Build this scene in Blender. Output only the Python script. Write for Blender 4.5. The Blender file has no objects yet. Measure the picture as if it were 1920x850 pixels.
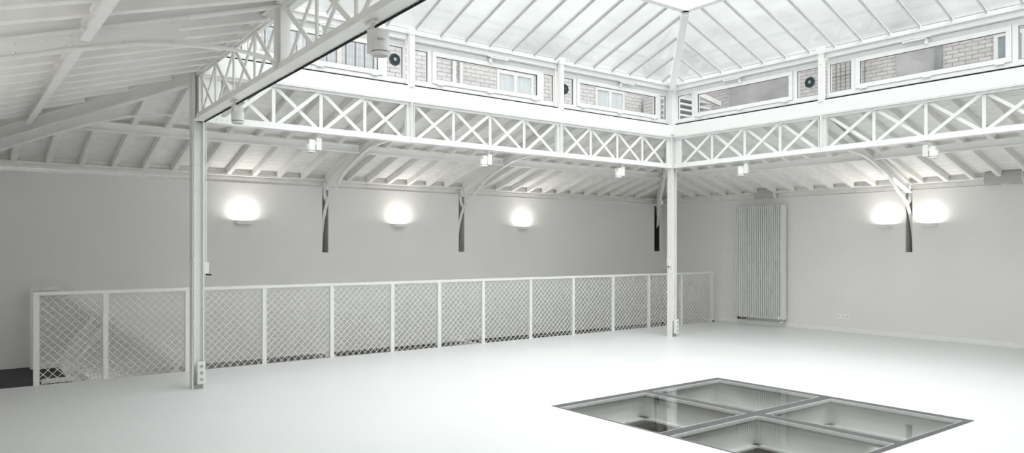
import bpy, math, random
from mathutils import Vector, Matrix
random.seed(4)
S = bpy.context.scene
COL = S.collection

# ------------------------------------------------------------------ camera
EYE = 1.5526
YAW = 0.6546
cd = bpy.data.cameras.new('camera')
cam = bpy.data.objects.new('camera', cd)
COL.objects.link(cam)
cam.location = (0, 0, EYE)
cam.rotation_euler = (math.pi / 2, 0, -YAW)
cd.sensor_width = 36.0
cd.lens = 36.0 * 1391.3 / 1920.0
cd.shift_y = (465.8 - 425.0) / 1920.0
cd.clip_start = 0.05
S.camera = cam

# ------------------------------------------------------------------ view, sky
S.view_settings.view_transform = 'Standard'
S.view_settings.look = 'None'
S.view_settings.gamma = 1.0
S.view_settings.use_curve_mapping = False
S.view_settings.exposure = 0.0
SKY_LOW, SKY_HIGH, SKY_SUNWARD = 0.50, 4.7, 4.2
S.cycles.max_bounces = 14
S.cycles.diffuse_bounces = 9
S.cycles.transparent_max_bounces = 24

W = bpy.data.worlds.new('overcast_sky')
S.world = W
W.use_nodes = True
nt = W.node_tree
nt.nodes.clear()
out = nt.nodes.new('ShaderNodeOutputWorld')
bg = nt.nodes.new('ShaderNodeBackground')
tc = nt.nodes.new('ShaderNodeTexCoord')
sep = nt.nodes.new('ShaderNodeSeparateXYZ')
ramp = nt.nodes.new('ShaderNodeMapRange')
ramp.inputs['From Min'].default_value = 0.25
ramp.inputs['From Max'].default_value = 0.95
ramp.inputs['To Min'].default_value = SKY_LOW
ramp.inputs['To Max'].default_value = SKY_HIGH
noi = nt.nodes.new('ShaderNodeTexNoise')
noi.inputs['Scale'].default_value = 5.0
noi.inputs['Detail'].default_value = 5.0
nr = nt.nodes.new('ShaderNodeMapRange')
nr.inputs['From Min'].default_value = 0.3
nr.inputs['From Max'].default_value = 0.7
nr.inputs['To Min'].default_value = 0.72
nr.inputs['To Max'].default_value = 1.25
mul = nt.nodes.new('ShaderNodeMath')
mul.operation = 'MULTIPLY'
L = nt.links.new
L(tc.outputs['Generated'], sep.inputs[0])
L(sep.outputs['Z'], ramp.inputs['Value'])
L(tc.outputs['Generated'], noi.inputs['Vector'])
L(noi.outputs['Fac'], nr.inputs['Value'])
# the thin cloud is brightest on the sun's side, behind the viewer
dt = nt.nodes.new('ShaderNodeVectorMath')
dt.operation = 'DOT_PRODUCT'
dt.inputs[1].default_value = (-0.42, -0.82, 0.38)
L(tc.outputs['Generated'], dt.inputs[0])
sr = nt.nodes.new('ShaderNodeMapRange')
sr.interpolation_type = 'SMOOTHSTEP'
sr.inputs['From Min'].default_value = 0.25
sr.inputs['From Max'].default_value = 1.0
sr.inputs['To Min'].default_value = 0.0
sr.inputs['To Max'].default_value = SKY_SUNWARD
L(dt.outputs['Value'], sr.inputs['Value'])
ad = nt.nodes.new('ShaderNodeMath')
ad.operation = 'ADD'
L(ramp.outputs[0], ad.inputs[0])
L(sr.outputs[0], ad.inputs[1])
L(ad.outputs[0], mul.inputs[0])
L(nr.outputs[0], mul.inputs[1])
L(mul.outputs[0], bg.inputs['Strength'])
bg.inputs['Color'].default_value = (1.0, 0.985, 0.982, 1)
L(bg.outputs[0], out.inputs['Surface'])


# ------------------------------------------------------------------ materials
def mat(name, col, rough=0.5, metal=0.0, spec=0.4, var=0.0, vscale=3.0, bump=0.0, bscale=60.0, stretch=None):
    m = bpy.data.materials.new(name)
    m.use_nodes = True
    t = m.node_tree
    b = t.nodes['Principled BSDF']
    b.inputs['Base Color'].default_value = (*col, 1)
    b.inputs['Roughness'].default_value = rough
    b.inputs['Metallic'].default_value = metal
    b.inputs['Specular IOR Level'].default_value = spec
    tcn = t.nodes.new('ShaderNodeTexCoord')
    src = tcn.outputs['Object']
    if stretch:
        mp = t.nodes.new('ShaderNodeMapping')
        mp.inputs['Scale'].default_value = stretch
        t.links.new(src, mp.inputs[0])
        src = mp.outputs[0]
    if var > 0:
        n = t.nodes.new('ShaderNodeTexNoise')
        n.inputs['Scale'].default_value = vscale
        n.inputs['Detail'].default_value = 6
        t.links.new(src, n.inputs['Vector'])
        r = t.nodes.new('ShaderNodeValToRGB')
        r.color_ramp.elements[0].position = 0.3
        r.color_ramp.elements[1].position = 0.7
        r.color_ramp.elements[0].color = tuple(c * (1 - var) for c in col) + (1,)
        r.color_ramp.elements[1].color = tuple(min(1, c * (1 + var)) for c in col) + (1,)
        t.links.new(n.outputs['Fac'], r.inputs[0])
        t.links.new(r.outputs[0], b.inputs['Base Color'])
    if bump > 0:
        n2 = t.nodes.new('ShaderNodeTexNoise')
        n2.inputs['Scale'].default_value = bscale
        n2.inputs['Detail'].default_value = 3
        t.links.new(src, n2.inputs['Vector'])
        bp = t.nodes.new('ShaderNodeBump')
        bp.inputs['Strength'].default_value = bump
        bp.inputs['Distance'].default_value = 0.01
        t.links.new(n2.outputs['Fac'], bp.inputs['Height'])
        t.links.new(bp.outputs[0], b.inputs['Normal'])
    return m


def glass(name, tint, haze=0.0, hscale=2.0, refl=1.0, hazecol=(0.75, 0.8, 0.8)):
    """thin pane: clear transmission, Fresnel reflection, a film of dirt"""
    m = bpy.data.materials.new(name)
    m.use_nodes = True
    t = m.node_tree
    t.nodes.clear()
    o = t.nodes.new('ShaderNodeOutputMaterial')
    tr = t.nodes.new('ShaderNodeBsdfTransparent')
    tr.inputs[0].default_value = (*tint, 1)
    gl = t.nodes.new('ShaderNodeBsdfGlossy')
    gl.inputs['Roughness'].default_value = 0.02
    fr = t.nodes.new('ShaderNodeFresnel')
    fr.inputs['IOR'].default_value = 1.45
    ge = t.nodes.new('ShaderNodeNewGeometry')
    io = t.nodes.new('ShaderNodeMapRange')      # both faces of the thin pane reflect like the outer one
    io.inputs['To Min'].default_value = 1.45
    io.inputs['To Max'].default_value = 1.0 / 1.45
    t.links.new(ge.outputs['Backfacing'], io.inputs['Value'])
    t.links.new(io.outputs[0], fr.inputs['IOR'])
    ml = t.nodes.new('ShaderNodeMath')
    ml.operation = 'MULTIPLY'
    ml.inputs[1].default_value = refl
    t.links.new(fr.outputs[0], ml.inputs[0])
    mx = t.nodes.new('ShaderNodeMixShader')
    t.links.new(ml.outputs[0], mx.inputs[0])
    last = tr.outputs[0]
    if haze > 0:
        tl = t.nodes.new('ShaderNodeBsdfTranslucent')
        tl.inputs[0].default_value = (*hazecol, 1)
        df = t.nodes.new('ShaderNodeBsdfDiffuse')
        df.inputs[0].default_value = (*hazecol, 1)
        m0 = t.nodes.new('ShaderNodeMixShader')
        m0.inputs[0].default_value = 0.35
        t.links.new(tl.outputs[0], m0.inputs[1])
        t.links.new(df.outputs[0], m0.inputs[2])
        tcn = t.nodes.new('ShaderNodeTexCoord')
        n = t.nodes.new('ShaderNodeTexNoise')
        n.inputs['Scale'].default_value = hscale
        n.inputs['Detail'].default_value = 4
        n.inputs['Distortion'].default_value = 0.6
        t.links.new(tcn.outputs['Object'], n.inputs['Vector'])
        mr = t.nodes.new('ShaderNodeMapRange')
        mr.inputs['From Min'].default_value = 0.35
        mr.inputs['From Max'].default_value = 0.7
        mr.inputs['To Min'].default_value = haze * 0.35
        mr.inputs['To Max'].default_value = haze
        t.links.new(n.outputs['Fac'], mr.inputs['Value'])
        m1 = t.nodes.new('ShaderNodeMixShader')
        t.links.new(mr.outputs[0], m1.inputs[0])
        t.links.new(tr.outputs[0], m1.inputs[1])
        t.links.new(m0.outputs[0], m1.inputs[2])
        last = m1.outputs[0]
    t.links.new(last, mx.inputs[1])
    t.links.new(gl.outputs[0], mx.inputs[2])
    t.links.new(mx.outputs[0], o.inputs['Surface'])
    return m


def emit(name, col, s):
    m = bpy.data.materials.new(name)
    m.use_nodes = True
    b = m.node_tree.nodes['Principled BSDF']
    b.inputs['Base Color'].default_value = (0.9, 0.9, 0.9, 1)
    b.inputs['Emission Color'].default_value = (*col, 1)
    b.inputs['Emission Strength'].default_value = s
    return m


def brick(name, c1, c2, mortar, rotx=True):
    m = bpy.data.materials.new(name)
    m.use_nodes = True
    t = m.node_tree
    b = t.nodes['Principled BSDF']
    b.inputs['Roughness'].default_value = 0.9
    tcn = t.nodes.new('ShaderNodeTexCoord')
    sp = t.nodes.new('ShaderNodeSeparateXYZ')
    cb = t.nodes.new('ShaderNodeCombineXYZ')
    t.links.new(tcn.outputs['Object'], sp.inputs[0])
    t.links.new(sp.outputs['X' if rotx else 'Y'], cb.inputs['X'])
    t.links.new(sp.outputs['Z'], cb.inputs['Y'])
    bt = t.nodes.new('ShaderNodeTexBrick')
    bt.inputs['Color1'].default_value = (*c1, 1)
    bt.inputs['Color2'].default_value = (*c2, 1)
    bt.inputs['Mortar'].default_value = (*mortar, 1)
    bt.inputs['Scale'].default_value = 1.0
    bt.inputs['Brick Width'].default_value = 0.24
    bt.inputs['Row Height'].default_value = 0.085
    bt.inputs['Mortar Size'].default_value = 0.009
    t.links.new(cb.outputs[0], bt.inputs['Vector'])
    n = t.nodes.new('ShaderNodeTexNoise')
    n.inputs['Scale'].default_value = 1.3
    n.inputs['Detail'].default_value = 5
    t.links.new(tcn.outputs['Object'], n.inputs['Vector'])
    mr = t.nodes.new('ShaderNodeMapRange')
    mr.inputs['To Min'].default_value = 0.7
    mr.inputs['To Max'].default_value = 1.25
    t.links.new(n.outputs['Fac'], mr.inputs['Value'])
    mm = t.nodes.new('ShaderNodeVectorMath')
    mm.operation = 'SCALE'
    t.links.new(bt.outputs['Color'], mm.inputs[0])
    t.links.new(mr.outputs[0], mm.inputs['Scale'])
    t.links.new(mm.outputs[0], b.inputs['Base Color'])
    return m


M = {}
M['paint'] = mat('white_paint', (0.855, 0.85, 0.835), 0.42, spec=0.35, var=0.02, vscale=4, bump=0.06, bscale=40)
M['bright'] = mat('fresh_white_paint', (0.78, 0.78, 0.775), 0.4, spec=0.35, var=0.012, vscale=4)
M['lining'] = mat('white_lining', (0.90, 0.90, 0.89), 0.45, spec=0.3, var=0.01)
M['timber'] = mat('painted_timber', (0.85, 0.84, 0.82), 0.55, spec=0.25, var=0.05, vscale=6, bump=0.15, bscale=50)
M['wall'] = mat('wall_plaster', (0.80, 0.79, 0.77), 0.85, spec=0.15, var=0.02, vscale=1.2, bump=0.1, bscale=120)
M['slot'] = mat('shaded_slot_plaster', (0.27, 0.265, 0.26), 0.85, spec=0.1, var=0.05, vscale=3)  # colour darkened to carry the shade inside the wall slots
M['floor'] = mat('poured_floor', (0.725, 0.73, 0.735), 0.35, spec=0.35, var=0.015, vscale=0.8, bump=0.02, bscale=6)
M['landing'] = mat('dark_landing', (0.055, 0.055, 0.06), 0.7, spec=0.2, var=0.35, vscale=3, stretch=(2, 14, 2))
M['black'] = mat('black_rubber', (0.012, 0.012, 0.012), 0.7, spec=0.2, var=0.2)
M['steel'] = mat('grey_steel', (0.115, 0.118, 0.118), 0.75, metal=0.0, spec=0.12, var=0.12, vscale=5)
M['metal'] = mat('bare_metal', (0.4, 0.39, 0.38), 0.4, metal=0.8, var=0.1)
M['alu'] = mat('aluminium_bar', (0.50, 0.50, 0.495), 0.5, metal=0.2, spec=0.3, var=0.04)
M['faceplate'] = mat('bright_plastic', (0.88, 0.88, 0.87), 0.3, spec=0.4, var=0.01)
M['slot_shade'] = mat('slot_shade_grey', (0.52, 0.515, 0.505), 0.6, spec=0.2, var=0.1)  # slot liner tone, shade put into the colour
M['wire'] = mat('grey_wire', (0.58, 0.58, 0.57), 0.6, spec=0.2, var=0.05)
M['plastic'] = mat('white_plastic', (0.77, 0.77, 0.76), 0.35, spec=0.35, var=0.01)
M['socket'] = mat('socket_recess', (0.45, 0.45, 0.44), 0.5, var=0.03)
M['hole'] = mat('dark_hole', (0.03, 0.03, 0.03), 0.6, var=0.1)
M['fan'] = mat('fan_plastic', (0.05, 0.075, 0.08), 0.35, spec=0.4, var=0.15, vscale=8)
M['rad'] = mat('radiator_enamel', (0.76, 0.76, 0.745), 0.35, spec=0.4, var=0.01)
M['speaker'] = mat('shaded_speaker_cloth', (0.47, 0.47, 0.46), 0.7, spec=0.2, var=0.02, bump=0.1, bscale=300)  # cloth colour lowered to hold the shade on the downturned front
M['lowwood'] = mat('brown_floor', (0.10, 0.065, 0.055), 0.5, spec=0.3, var=0.25, vscale=2, stretch=(1, 8, 1))
M['curtain'] = mat('net_curtain', (0.30, 0.32, 0.33), 0.9, spec=0.1, var=0.2, vscale=3, stretch=(14, 14, 0.4))
M['outframe'] = mat('outdoor_paint', (0.38, 0.38, 0.375), 0.6, spec=0.2, var=0.06)
M['render'] = mat('grey_render', (0.185, 0.183, 0.182), 0.9, spec=0.1, var=0.25, vscale=1.5)
M['darkglass'] = mat('window_dark', (0.10, 0.12, 0.13), 0.15, spec=0.5, var=0.3, vscale=2)
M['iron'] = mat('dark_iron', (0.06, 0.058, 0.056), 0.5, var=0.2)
M['roofglass'] = glass('roof_glass', (0.865, 0.892, 0.888), haze=0.24, hscale=0.7, refl=0.6, hazecol=(0.72, 0.74, 0.74))
M['winglass'] = glass('window_glass', (0.90, 0.91, 0.91), haze=0.06, hscale=3.0)
M['floorglass'] = glass('floor_glass', (0.965, 0.972, 0.965), haze=0.01, hscale=4.0, refl=0.9)
M['lamp'] = emit('lamp_diffuser', (1.0, 0.98, 0.94), 2.0)
M['brickA'] = brick('grey_brick', (0.335, 0.332, 0.33), (0.29, 0.286, 0.285), (0.17, 0.16, 0.155))
M['brickB'] = brick('brown_grey_brick', (0.31, 0.302, 0.298), (0.25, 0.244, 0.24), (0.14, 0.13, 0.125), rotx=False)


# ------------------------------------------------------------------ mesh helper
class MB:
    def __init__(self):
        self.v, self.f = [], []

    def add(self, vs, fs):
        n = len(self.v)
        self.v += [tuple(x) for x in vs]
        self.f += [tuple(i + n for i in f) for f in fs]
        return self

    def box(self, x0, x1, y0, y1, z0, z1):
        vs = [(x, y, z) for z in (z0, z1) for y in (y0, y1) for x in (x0, x1)]
        return self.add(vs, [(0, 2, 3, 1), (4, 5, 7, 6), (0, 1, 5, 4), (2, 6, 7, 3), (0, 4, 6, 2), (1, 3, 7, 5)])

    def beam(self, a, b, w, h, up=(0, 0, 1), off=(0, 0)):
        """box from a to b; w across (horizontal), h along up"""
        a, b = Vector(a), Vector(b)
        d = (b - a).normalized()
        up = Vector(up)
        s = d.cross(up)
        if s.length < 1e-6:
            s = Vector((1, 0, 0))
        s.normalize()
        u = s.cross(d).normalized()
        o = s * off[0] + u * off[1]
        vs = []
        for p in (a, b):
            for sx, sy in ((-1, -1), (1, -1), (1, 1), (-1, 1)):
                vs.append(p + o + s * (sx * w / 2) + u * (sy * h / 2))
        return self.add(vs, [(3, 2, 1, 0), (4, 5, 6, 7), (0, 1, 5, 4), (1, 2, 6, 5), (2, 3, 7, 6), (3, 0, 4, 7)])

    def prism(self, poly, vec):
        """planar polygon (3D points) extruded by vec"""
        n = len(poly)
        vec = Vector(vec)
        vs = [Vector(p) for p in poly] + [Vector(p) + vec for p in poly]
        fs = [tuple(range(n))[::-1], tuple(range(n, 2 * n))]
        for i in range(n):
            j = (i + 1) % n
            fs.append((i, j, n + j, n + i))
        return self.add(vs, fs)

    def tube(self, pts, r, n=10, caps=True):
        pts = [Vector(p) for p in pts]
        vs, fs = [], []
        prev = None
        for i, p in enumerate(pts):
            d = (pts[min(i + 1, len(pts) - 1)] - pts[max(i - 1, 0)]).normalized()
            ref = Vector((0, 0, 1)) if abs(d.z) < 0.9 else Vector((1, 0, 0))
            s = d.cross(ref).normalized()
            if prev is not None:
                s = (prev - d * prev.dot(d)).normalized()
            prev = s
            u = d.cross(s)
            for k in range(n):
                a = 2 * math.pi * k / n
                vs.append(p + s * (r * math.cos(a)) + u * (r * math.sin(a)))
        for i in range(len(pts) - 1):
            for k in range(n):
                k2 = (k + 1) % n
                fs.append((i * n + k, i * n + k2, (i + 1) * n + k2, (i + 1) * n + k))
        if caps:
            fs.append(tuple(range(n))[::-1])
            fs.append(tuple((len(pts) - 1) * n + k for k in range(n)))
        return self.add(vs, fs)

    def lathe(self, prof, c, axis=(0, 0, 1), n=24):
        """profile (r, h) along axis from c"""
        ax = Vector(axis).normalized()
        ref = Vector((0, 0, 1)) if abs(ax.z) < 0.9 else Vector((1, 0, 0))
        s = ax.cross(ref).normalized()
        u = ax.cross(s)
        c = Vector(c)
        vs, fs = [], []
        for r, h in prof:
            for k in range(n):
                a = 2 * math.pi * k / n
                vs.append(c + ax * h + s * (r * math.cos(a)) + u * (r * math.sin(a)))
        for i in range(len(prof) - 1):
            for k in range(n):
                k2 = (k + 1) % n
                fs.append((i * n + k, i * n + k2, (i + 1) * n + k2, (i + 1) * n + k))
        fs.append(tuple(range(n))[::-1])
        fs.append(tuple((len(prof) - 1) * n + k for k in range(n)))
        return self.add(vs, fs)

    def rivet(self, p, nrm, r=0.011, h=0.007):
        return self.lathe([(r, 0), (r * 0.85, h * 0.6), (r * 0.4, h)], p, nrm, 8)

    def strip(self, pts, nrm, w, th):
        """bar of rectangular section swept along pts (lying in the plane with normal nrm): w along nrm, th in plane"""
        pts = [Vector(p) for p in pts]
        nrm = Vector(nrm).normalized()
        vs, fs = [], []
        for i, p in enumerate(pts):
            d = (pts[min(i + 1, len(pts) - 1)] - pts[max(i - 1, 0)]).normalized()
            t = nrm.cross(d).normalized()
            for a, b in ((-1, -1), (1, -1), (1, 1), (-1, 1)):
                vs.append(p + nrm * (a * w / 2) + t * (b * th / 2))
        for i in range(len(pts) - 1):
            for k in range(4):
                k2 = (k + 1) % 4
                fs.append((i * 4 + k, i * 4 + k2, (i + 1) * 4 + k2, (i + 1) * 4 + k))
        fs.append((3, 2, 1, 0))
        q = (len(pts) - 1) * 4
        fs.append((q, q + 1, q + 2, q + 3))
        return self.add(vs, fs)

    def build(self, name, m, parent=None, origin=None, bevel=0.0, smooth=False):
        me = bpy.data.meshes.new(name)
        off = Vector((0, 0, 0))
        if parent is not None:
            p, off = parent, Vector((0, 0, 0))
            while p is not None:
                off = off + p.location
                p = p.parent
        loc = Vector((0, 0, 0))
        if origin is not None:
            loc = Vector(origin) - off
            off = Vector(origin)
        me.from_pydata([tuple(Vector(v) - off) for v in self.v], [], self.f)
        me.validate()
        import bmesh
        bm = bmesh.new()
        bm.from_mesh(me)
        bmesh.ops.recalc_face_normals(bm, faces=bm.faces)
        bm.to_mesh(me)
        bm.free()
        me.materials.append(m)
        o = bpy.data.objects.new(name, me)
        COL.objects.link(o)
        o.location = loc
        if parent is not None:
            o.parent = parent
        if smooth:
            for p_ in me.polygons:
                p_.use_smooth = True
            md = o.modifiers.new('es', 'EDGE_SPLIT')
            md.split_angle = math.radians(35)
        if bevel > 0:
            md = o.modifiers.new('bv', 'BEVEL')
            md.width = bevel
            md.segments = 2
            md.limit_method = 'ANGLE'
        return o


def tag(o, label=None, cat=None, group=None, kind=None):
    if label: o['label'] = label
    if cat: o['category'] = cat
    if group: o['group'] = group
    if kind: o['kind'] = kind
    return o


def thing(name, loc, label, cat, group=None, kind=None):
    o = bpy.data.objects.new(name, None)
    o.empty_display_size = 0.1
    COL.objects.link(o)
    o.location = loc
    return tag(o, label, cat, group, kind)


def struct(o, label=None, cat=None):
    return tag(o, label, cat, None, 'structure')


def dup(o, parent=None):
    c = o.copy()
    COL.objects.link(c)
    if parent is not None:
        c.parent = parent
    for ch in list(o.children):
        dup(ch, c)
    return c


ORD = ['first', 'second', 'third', 'fourth', 'fifth', 'sixth', 'seventh', 'eighth', 'ninth', 'tenth', 'eleventh', 'twelfth',
       'thirteenth', 'fourteenth', 'fifteenth', 'sixteenth', 'seventeenth', 'eighteenth', 'nineteenth', 'twentieth',
       'twenty-first', 'twenty-second', 'twenty-third', 'twenty-fourth', 'twenty-fifth', 'twenty-sixth', 'twenty-seventh',
       'twenty-eighth', 'twenty-ninth', 'thirtieth', 'thirty-first', 'thirty-second', 'thirty-third', 'thirty-fourth']

# ------------------------------------------------------------------ key dimensions
XL, XR = 2.24, 10.20        # girder lines left / right
YB, YF = 8.66, 0.12         # girder lines back / front
YW, XW = 11.529, 13.215     # wall faces back / right
XA, YA = -0.63, -2.75       # walls left / front
TW = YW - YB                # 2.869: aisle depth, used as slope parameter t
ZW = 2.555                  # wall top
ZB, ZT = 2.955, 3.50        # girder bottom / top
ZF = 3.704                  # fascia top
ZE = 4.45                   # eave of glass roof
SX0, SX1, SY0, SY1 = 4.75, 7.365, 2.76, 5.555   # floor light
ST0, ST1 = 9.93, 11.50      # stairwell in Y
STX = 0.90                  # stairwell starts
BX = (XL, 4.93, 7.564, XR)  # posts of the back girder
RY = (YB, 5.83, 2.97, YF)   # posts of the right and left girders
ZR = lambda t: 3.482 - 0.293 * t      # underside of the rafters


def xr(t): return XR + t * (XW - XR) / TW
def xl(t): return XL - t


def left_x(y):              # the left girder is not quite square to the room
    return XL - 0.030 * (YB - y)


# ------------------------------------------------------------------ floor, walls
def slab_with_holes(x0, x1, y0, y1, holes, z0, z1):
    xs = sorted({x0, x1, *[h[0] for h in holes], *[h[1] for h in holes]})
    ys = sorted({y0, y1, *[h[2] for h in holes], *[h[3] for h in holes]})
    b = MB()
    inside = lambda cx, cy: any(h[0] < cx < h[1] and h[2] < cy < h[3] for h in holes)
    solid = {}
    for i in range(len(xs) - 1):
        for j in range(len(ys) - 1):
            solid[i, j] = not inside((xs[i] + xs[i + 1]) / 2, (ys[j] + ys[j + 1]) / 2)
    for (i, j), s in solid.items():
        if not s:
            continue
        a, c, d, e = xs[i], xs[i + 1], ys[j], ys[j + 1]
        b.add([(a, d, z1), (c, d, z1), (c, e, z1), (a, e, z1)], [(0, 1, 2, 3)])
        b.add([(a, d, z0), (c, d, z0), (c, e, z0), (a, e, z0)], [(3, 2, 1, 0)])
        for di, dj, p, q in ((-1, 0, (a, d), (a, e)), (1, 0, (c, d), (c, e)), (0, -1, (a, d), (c, d)), (0, 1, (a, e), (c, e))):
            if not solid.get((i + di, j + dj), False):
                b.add([(*p, z0), (*q, z0), (*q, z1), (*p, z1)], [(0, 1, 2, 3)])
    return b


fl = slab_with_holes(XA, XW, YA, ST1 + 0.6,
                     [(SX0, SX1, SY0, SY1), (STX, XW - 0.02, ST0, ST1 + 0.61), (XA - 1, STX, ST0, ST1 + 0.7)], -0.30, 0.0)
struct(fl.build('floor', M['floor']), 'pale grey poured floor, glossy and white in the middle', 'floor')
o = MB().box(XA, STX, ST0, YW, -0.30, -0.004).build('floor_landing', M['landing'])
struct(o, 'dark grey stair landing left of the mesh railing', 'floor')

SLB = [(4.932, 5.040), (7.602, 7.730), (12.972, 13.150)]       # slots in the back wall
SLR = [(5.925, 6.040)]                                         # slots in the right wall
ZS = 1.485


def slotted_wall(slots, a0, a1, face, th, axis, z0):
    """wall with vertical slots open to the top; axis 'x' runs along X at Y=face"""
    b = MB()

    def bx(p, q, u, v, zz0, zz1):
        if axis == 'x':
            b.box(p, q, u, v, zz0, zz1)
        else:
            b.box(u, v, p, q, zz0, zz1)
    bx(a0, a1, face, face + th, z0, ZS)
    cur = a0
    for s0, s1 in slots:
        bx(cur, s0, face, face + th, ZS, ZW)
        cur = s1
    bx(cur, a1, face, face + th, ZS, ZW)
    return b


struct(slotted_wall(SLB, XA - 0.2, XW + 0.3, YW, 0.25, 'x', -0.17).build('wall_back', M['wall']),
       'grey white back wall behind the mesh railing', 'wall')
struct(slotted_wall(SLR, YA - 0.2, YW, XW, 0.25, 'y', -0.3).build('wall_right', M['wall']),
       'grey white right wall with the tall radiator', 'wall')
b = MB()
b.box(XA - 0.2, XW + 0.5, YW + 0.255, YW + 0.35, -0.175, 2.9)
struct(b.build('wall_back_core', M['slot']), 'core behind the lining of the back wall, toned dark for slot shade', 'wall')
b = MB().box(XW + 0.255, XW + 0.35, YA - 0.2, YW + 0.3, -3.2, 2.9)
struct(b.build('wall_right_core', M['slot']), 'core behind the lining of the right wall, toned dark for slot shade', 'wall')
struct(MB().box(XA - 0.2, XA, YA - 0.2, YW, -0.3, 2.9).build('wall_left', M['wall']), 'grey white wall on the left', 'wall')
struct(MB().box(XA, XW, YA - 0.2, YA, -0.3, 2.9).build('wall_front', M['wall']), 'grey white wall behind the viewer', 'wall')
b = MB().box(XW - 0.018, XW, YA, ST0 - 0.02, 0.0, 0.085)
struct(b.build('baseboard_right', M['paint'], bevel=0.004), 'low white skirting along the right wall', 'baseboard')

# thin liners in the wall slots, toned dark to stand in for shade
for (a, c), lab, m_ in zip(SLB + SLR, ('grey liner toned for shade in the left slot of the back wall', 'grey liner toned for shade in the middle slot of the back wall',
                                       'dark liner toned for shade in the slot by the far room corner', 'grey liner toned for shade in the slot of the right wall'),
                           ('slot_shade', 'slot_shade', 'iron', 'slot_shade')):
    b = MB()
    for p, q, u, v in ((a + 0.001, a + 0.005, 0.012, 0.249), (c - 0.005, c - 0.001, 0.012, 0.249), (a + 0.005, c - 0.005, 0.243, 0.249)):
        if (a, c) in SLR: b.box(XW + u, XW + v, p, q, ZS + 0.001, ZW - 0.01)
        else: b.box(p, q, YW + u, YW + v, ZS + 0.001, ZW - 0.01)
    o = b.build('slot_shade_liner', M[m_], origin=(XW if (a, c) in SLR else a, a if (a, c) in SLR else YW, ZS))
    tag(o, lab, 'steel post', 'shade-toned liners in the wall slots')

# ------------------------------------------------------------------ aisle ceilings: boards, wall plates
BD = 0.095    # rafter depth


def slope_boards(side):
    b = MB()
    n = 21
    w = (TW + 0.12) / n
    for i in range(n):
        t0, t1 = -0.03 + i * w, -0.03 + (i + 1) * w - 0.006
        z0, z1 = ZR(t0) + BD, ZR(t1) + BD
        th = Vector((0, 0, 0.02))
        if side == 'back':
            p = [(xl(t0), YB + t0, z0), (xr(t0), YB + t0, z0), (xr(t1), YB + t1, z1), (xl(t1), YB + t1, z1)]
        elif side == 'right':
            p = [(xr(t0), YF - t0, z0), (xr(t0), YB + t0, z0), (xr(t1), YB + t1, z1), (xr(t1), YF - t1, z1)]
        elif side == 'left':
            p = [(xl(t0), YF - t0, z0), (xl(t0), YB + t0, z0), (xl(t1), YB + t1, z1), (xl(t1), YF - t1, z1)]
        else:
            p = [(xl(t0), YF - t0, z0), (xr(t0), YF - t0, z0), (xr(t1), YF - t1, z1), (xl(t1), YF - t1, z1)]
        b.prism(p, th)
    t0, t1 = -0.03, TW + 0.12
    z0, z1 = ZR(t0) + BD + 0.022, ZR(t1) + BD + 0.022
    if side == 'back':
        p = [(xl(t0), YB + t0, z0), (xr(t0), YB + t0, z0), (xr(t1), YB + t1, z1), (xl(t1), YB + t1, z1)]
    elif side == 'right':
        p = [(xr(t0), YF - t0, z0), (xr(t0), YB + t0, z0), (xr(t1), YB + t1, z1), (xr(t1), YF - t1, z1)]
    elif side == 'left':
        p = [(xl(t0), YF - t0, z0), (xl(t0), YB + t0, z0), (xl(t1), YB + t1, z1), (xl(t1), YF - t1, z1)]
    else:
        p = [(xl(t0), YF - t0, z0), (xr(t0), YF - t0, z0), (xr(t1), YF - t1, z1), (xl(t1), YF - t1, z1)]
    b.prism(p, (0, 0, 0.05))
    return b


for side, lab in (('back', 'white boarded lean-to ceiling above the back wall'), ('right', 'white boarded lean-to ceiling above the right wall'),
                  ('left', 'white boarded lean-to ceiling at upper left'), ('front', 'white boarded lean-to ceiling behind the viewer')):
    struct(slope_boards(side).build('ceiling_' + side, M['timber']), lab, 'ceiling')

# wall plates and blocking between the rafter ends
b = MB()
b.prism([(XA, YW + 0.05, ZW + 0.058), (XW + 0.06, YW + 0.05, ZW + 0.014), (XW + 0.06, YW + 0.05, 2.685), (XA, YW + 0.05, 2.685)], (0, 0.05, 0))
b.box(XA, XW + 0.06, YW - 0.075, YW + 0.045, 2.655, 2.684)
b.box(XA, XW + 0.06, YW - 0.015, YW + 0.02, 2.686, 2.76)
struct(b.build('trim_1', M['timber'], bevel=0.003), 'white wall plate under the rafter ends over the back wall', 'trim')
b = MB()
b.box(XW + 0.05, XW + 0.10, YA, YW, ZW + 0.014, 2.685)
b.box(XW - 0.075, XW + 0.045, YA, YW - 0.08, 2.655, 2.684)
b.box(XW - 0.015, XW + 0.02, YA, YW - 0.06, 2.686, 2.76)
struct(b.build('trim_2', M['timber'], bevel=0.003), 'white wall plate under the rafter ends over the right wall', 'trim')

# rafters ----------------------------------------------------------
RW = 0.07


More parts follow.
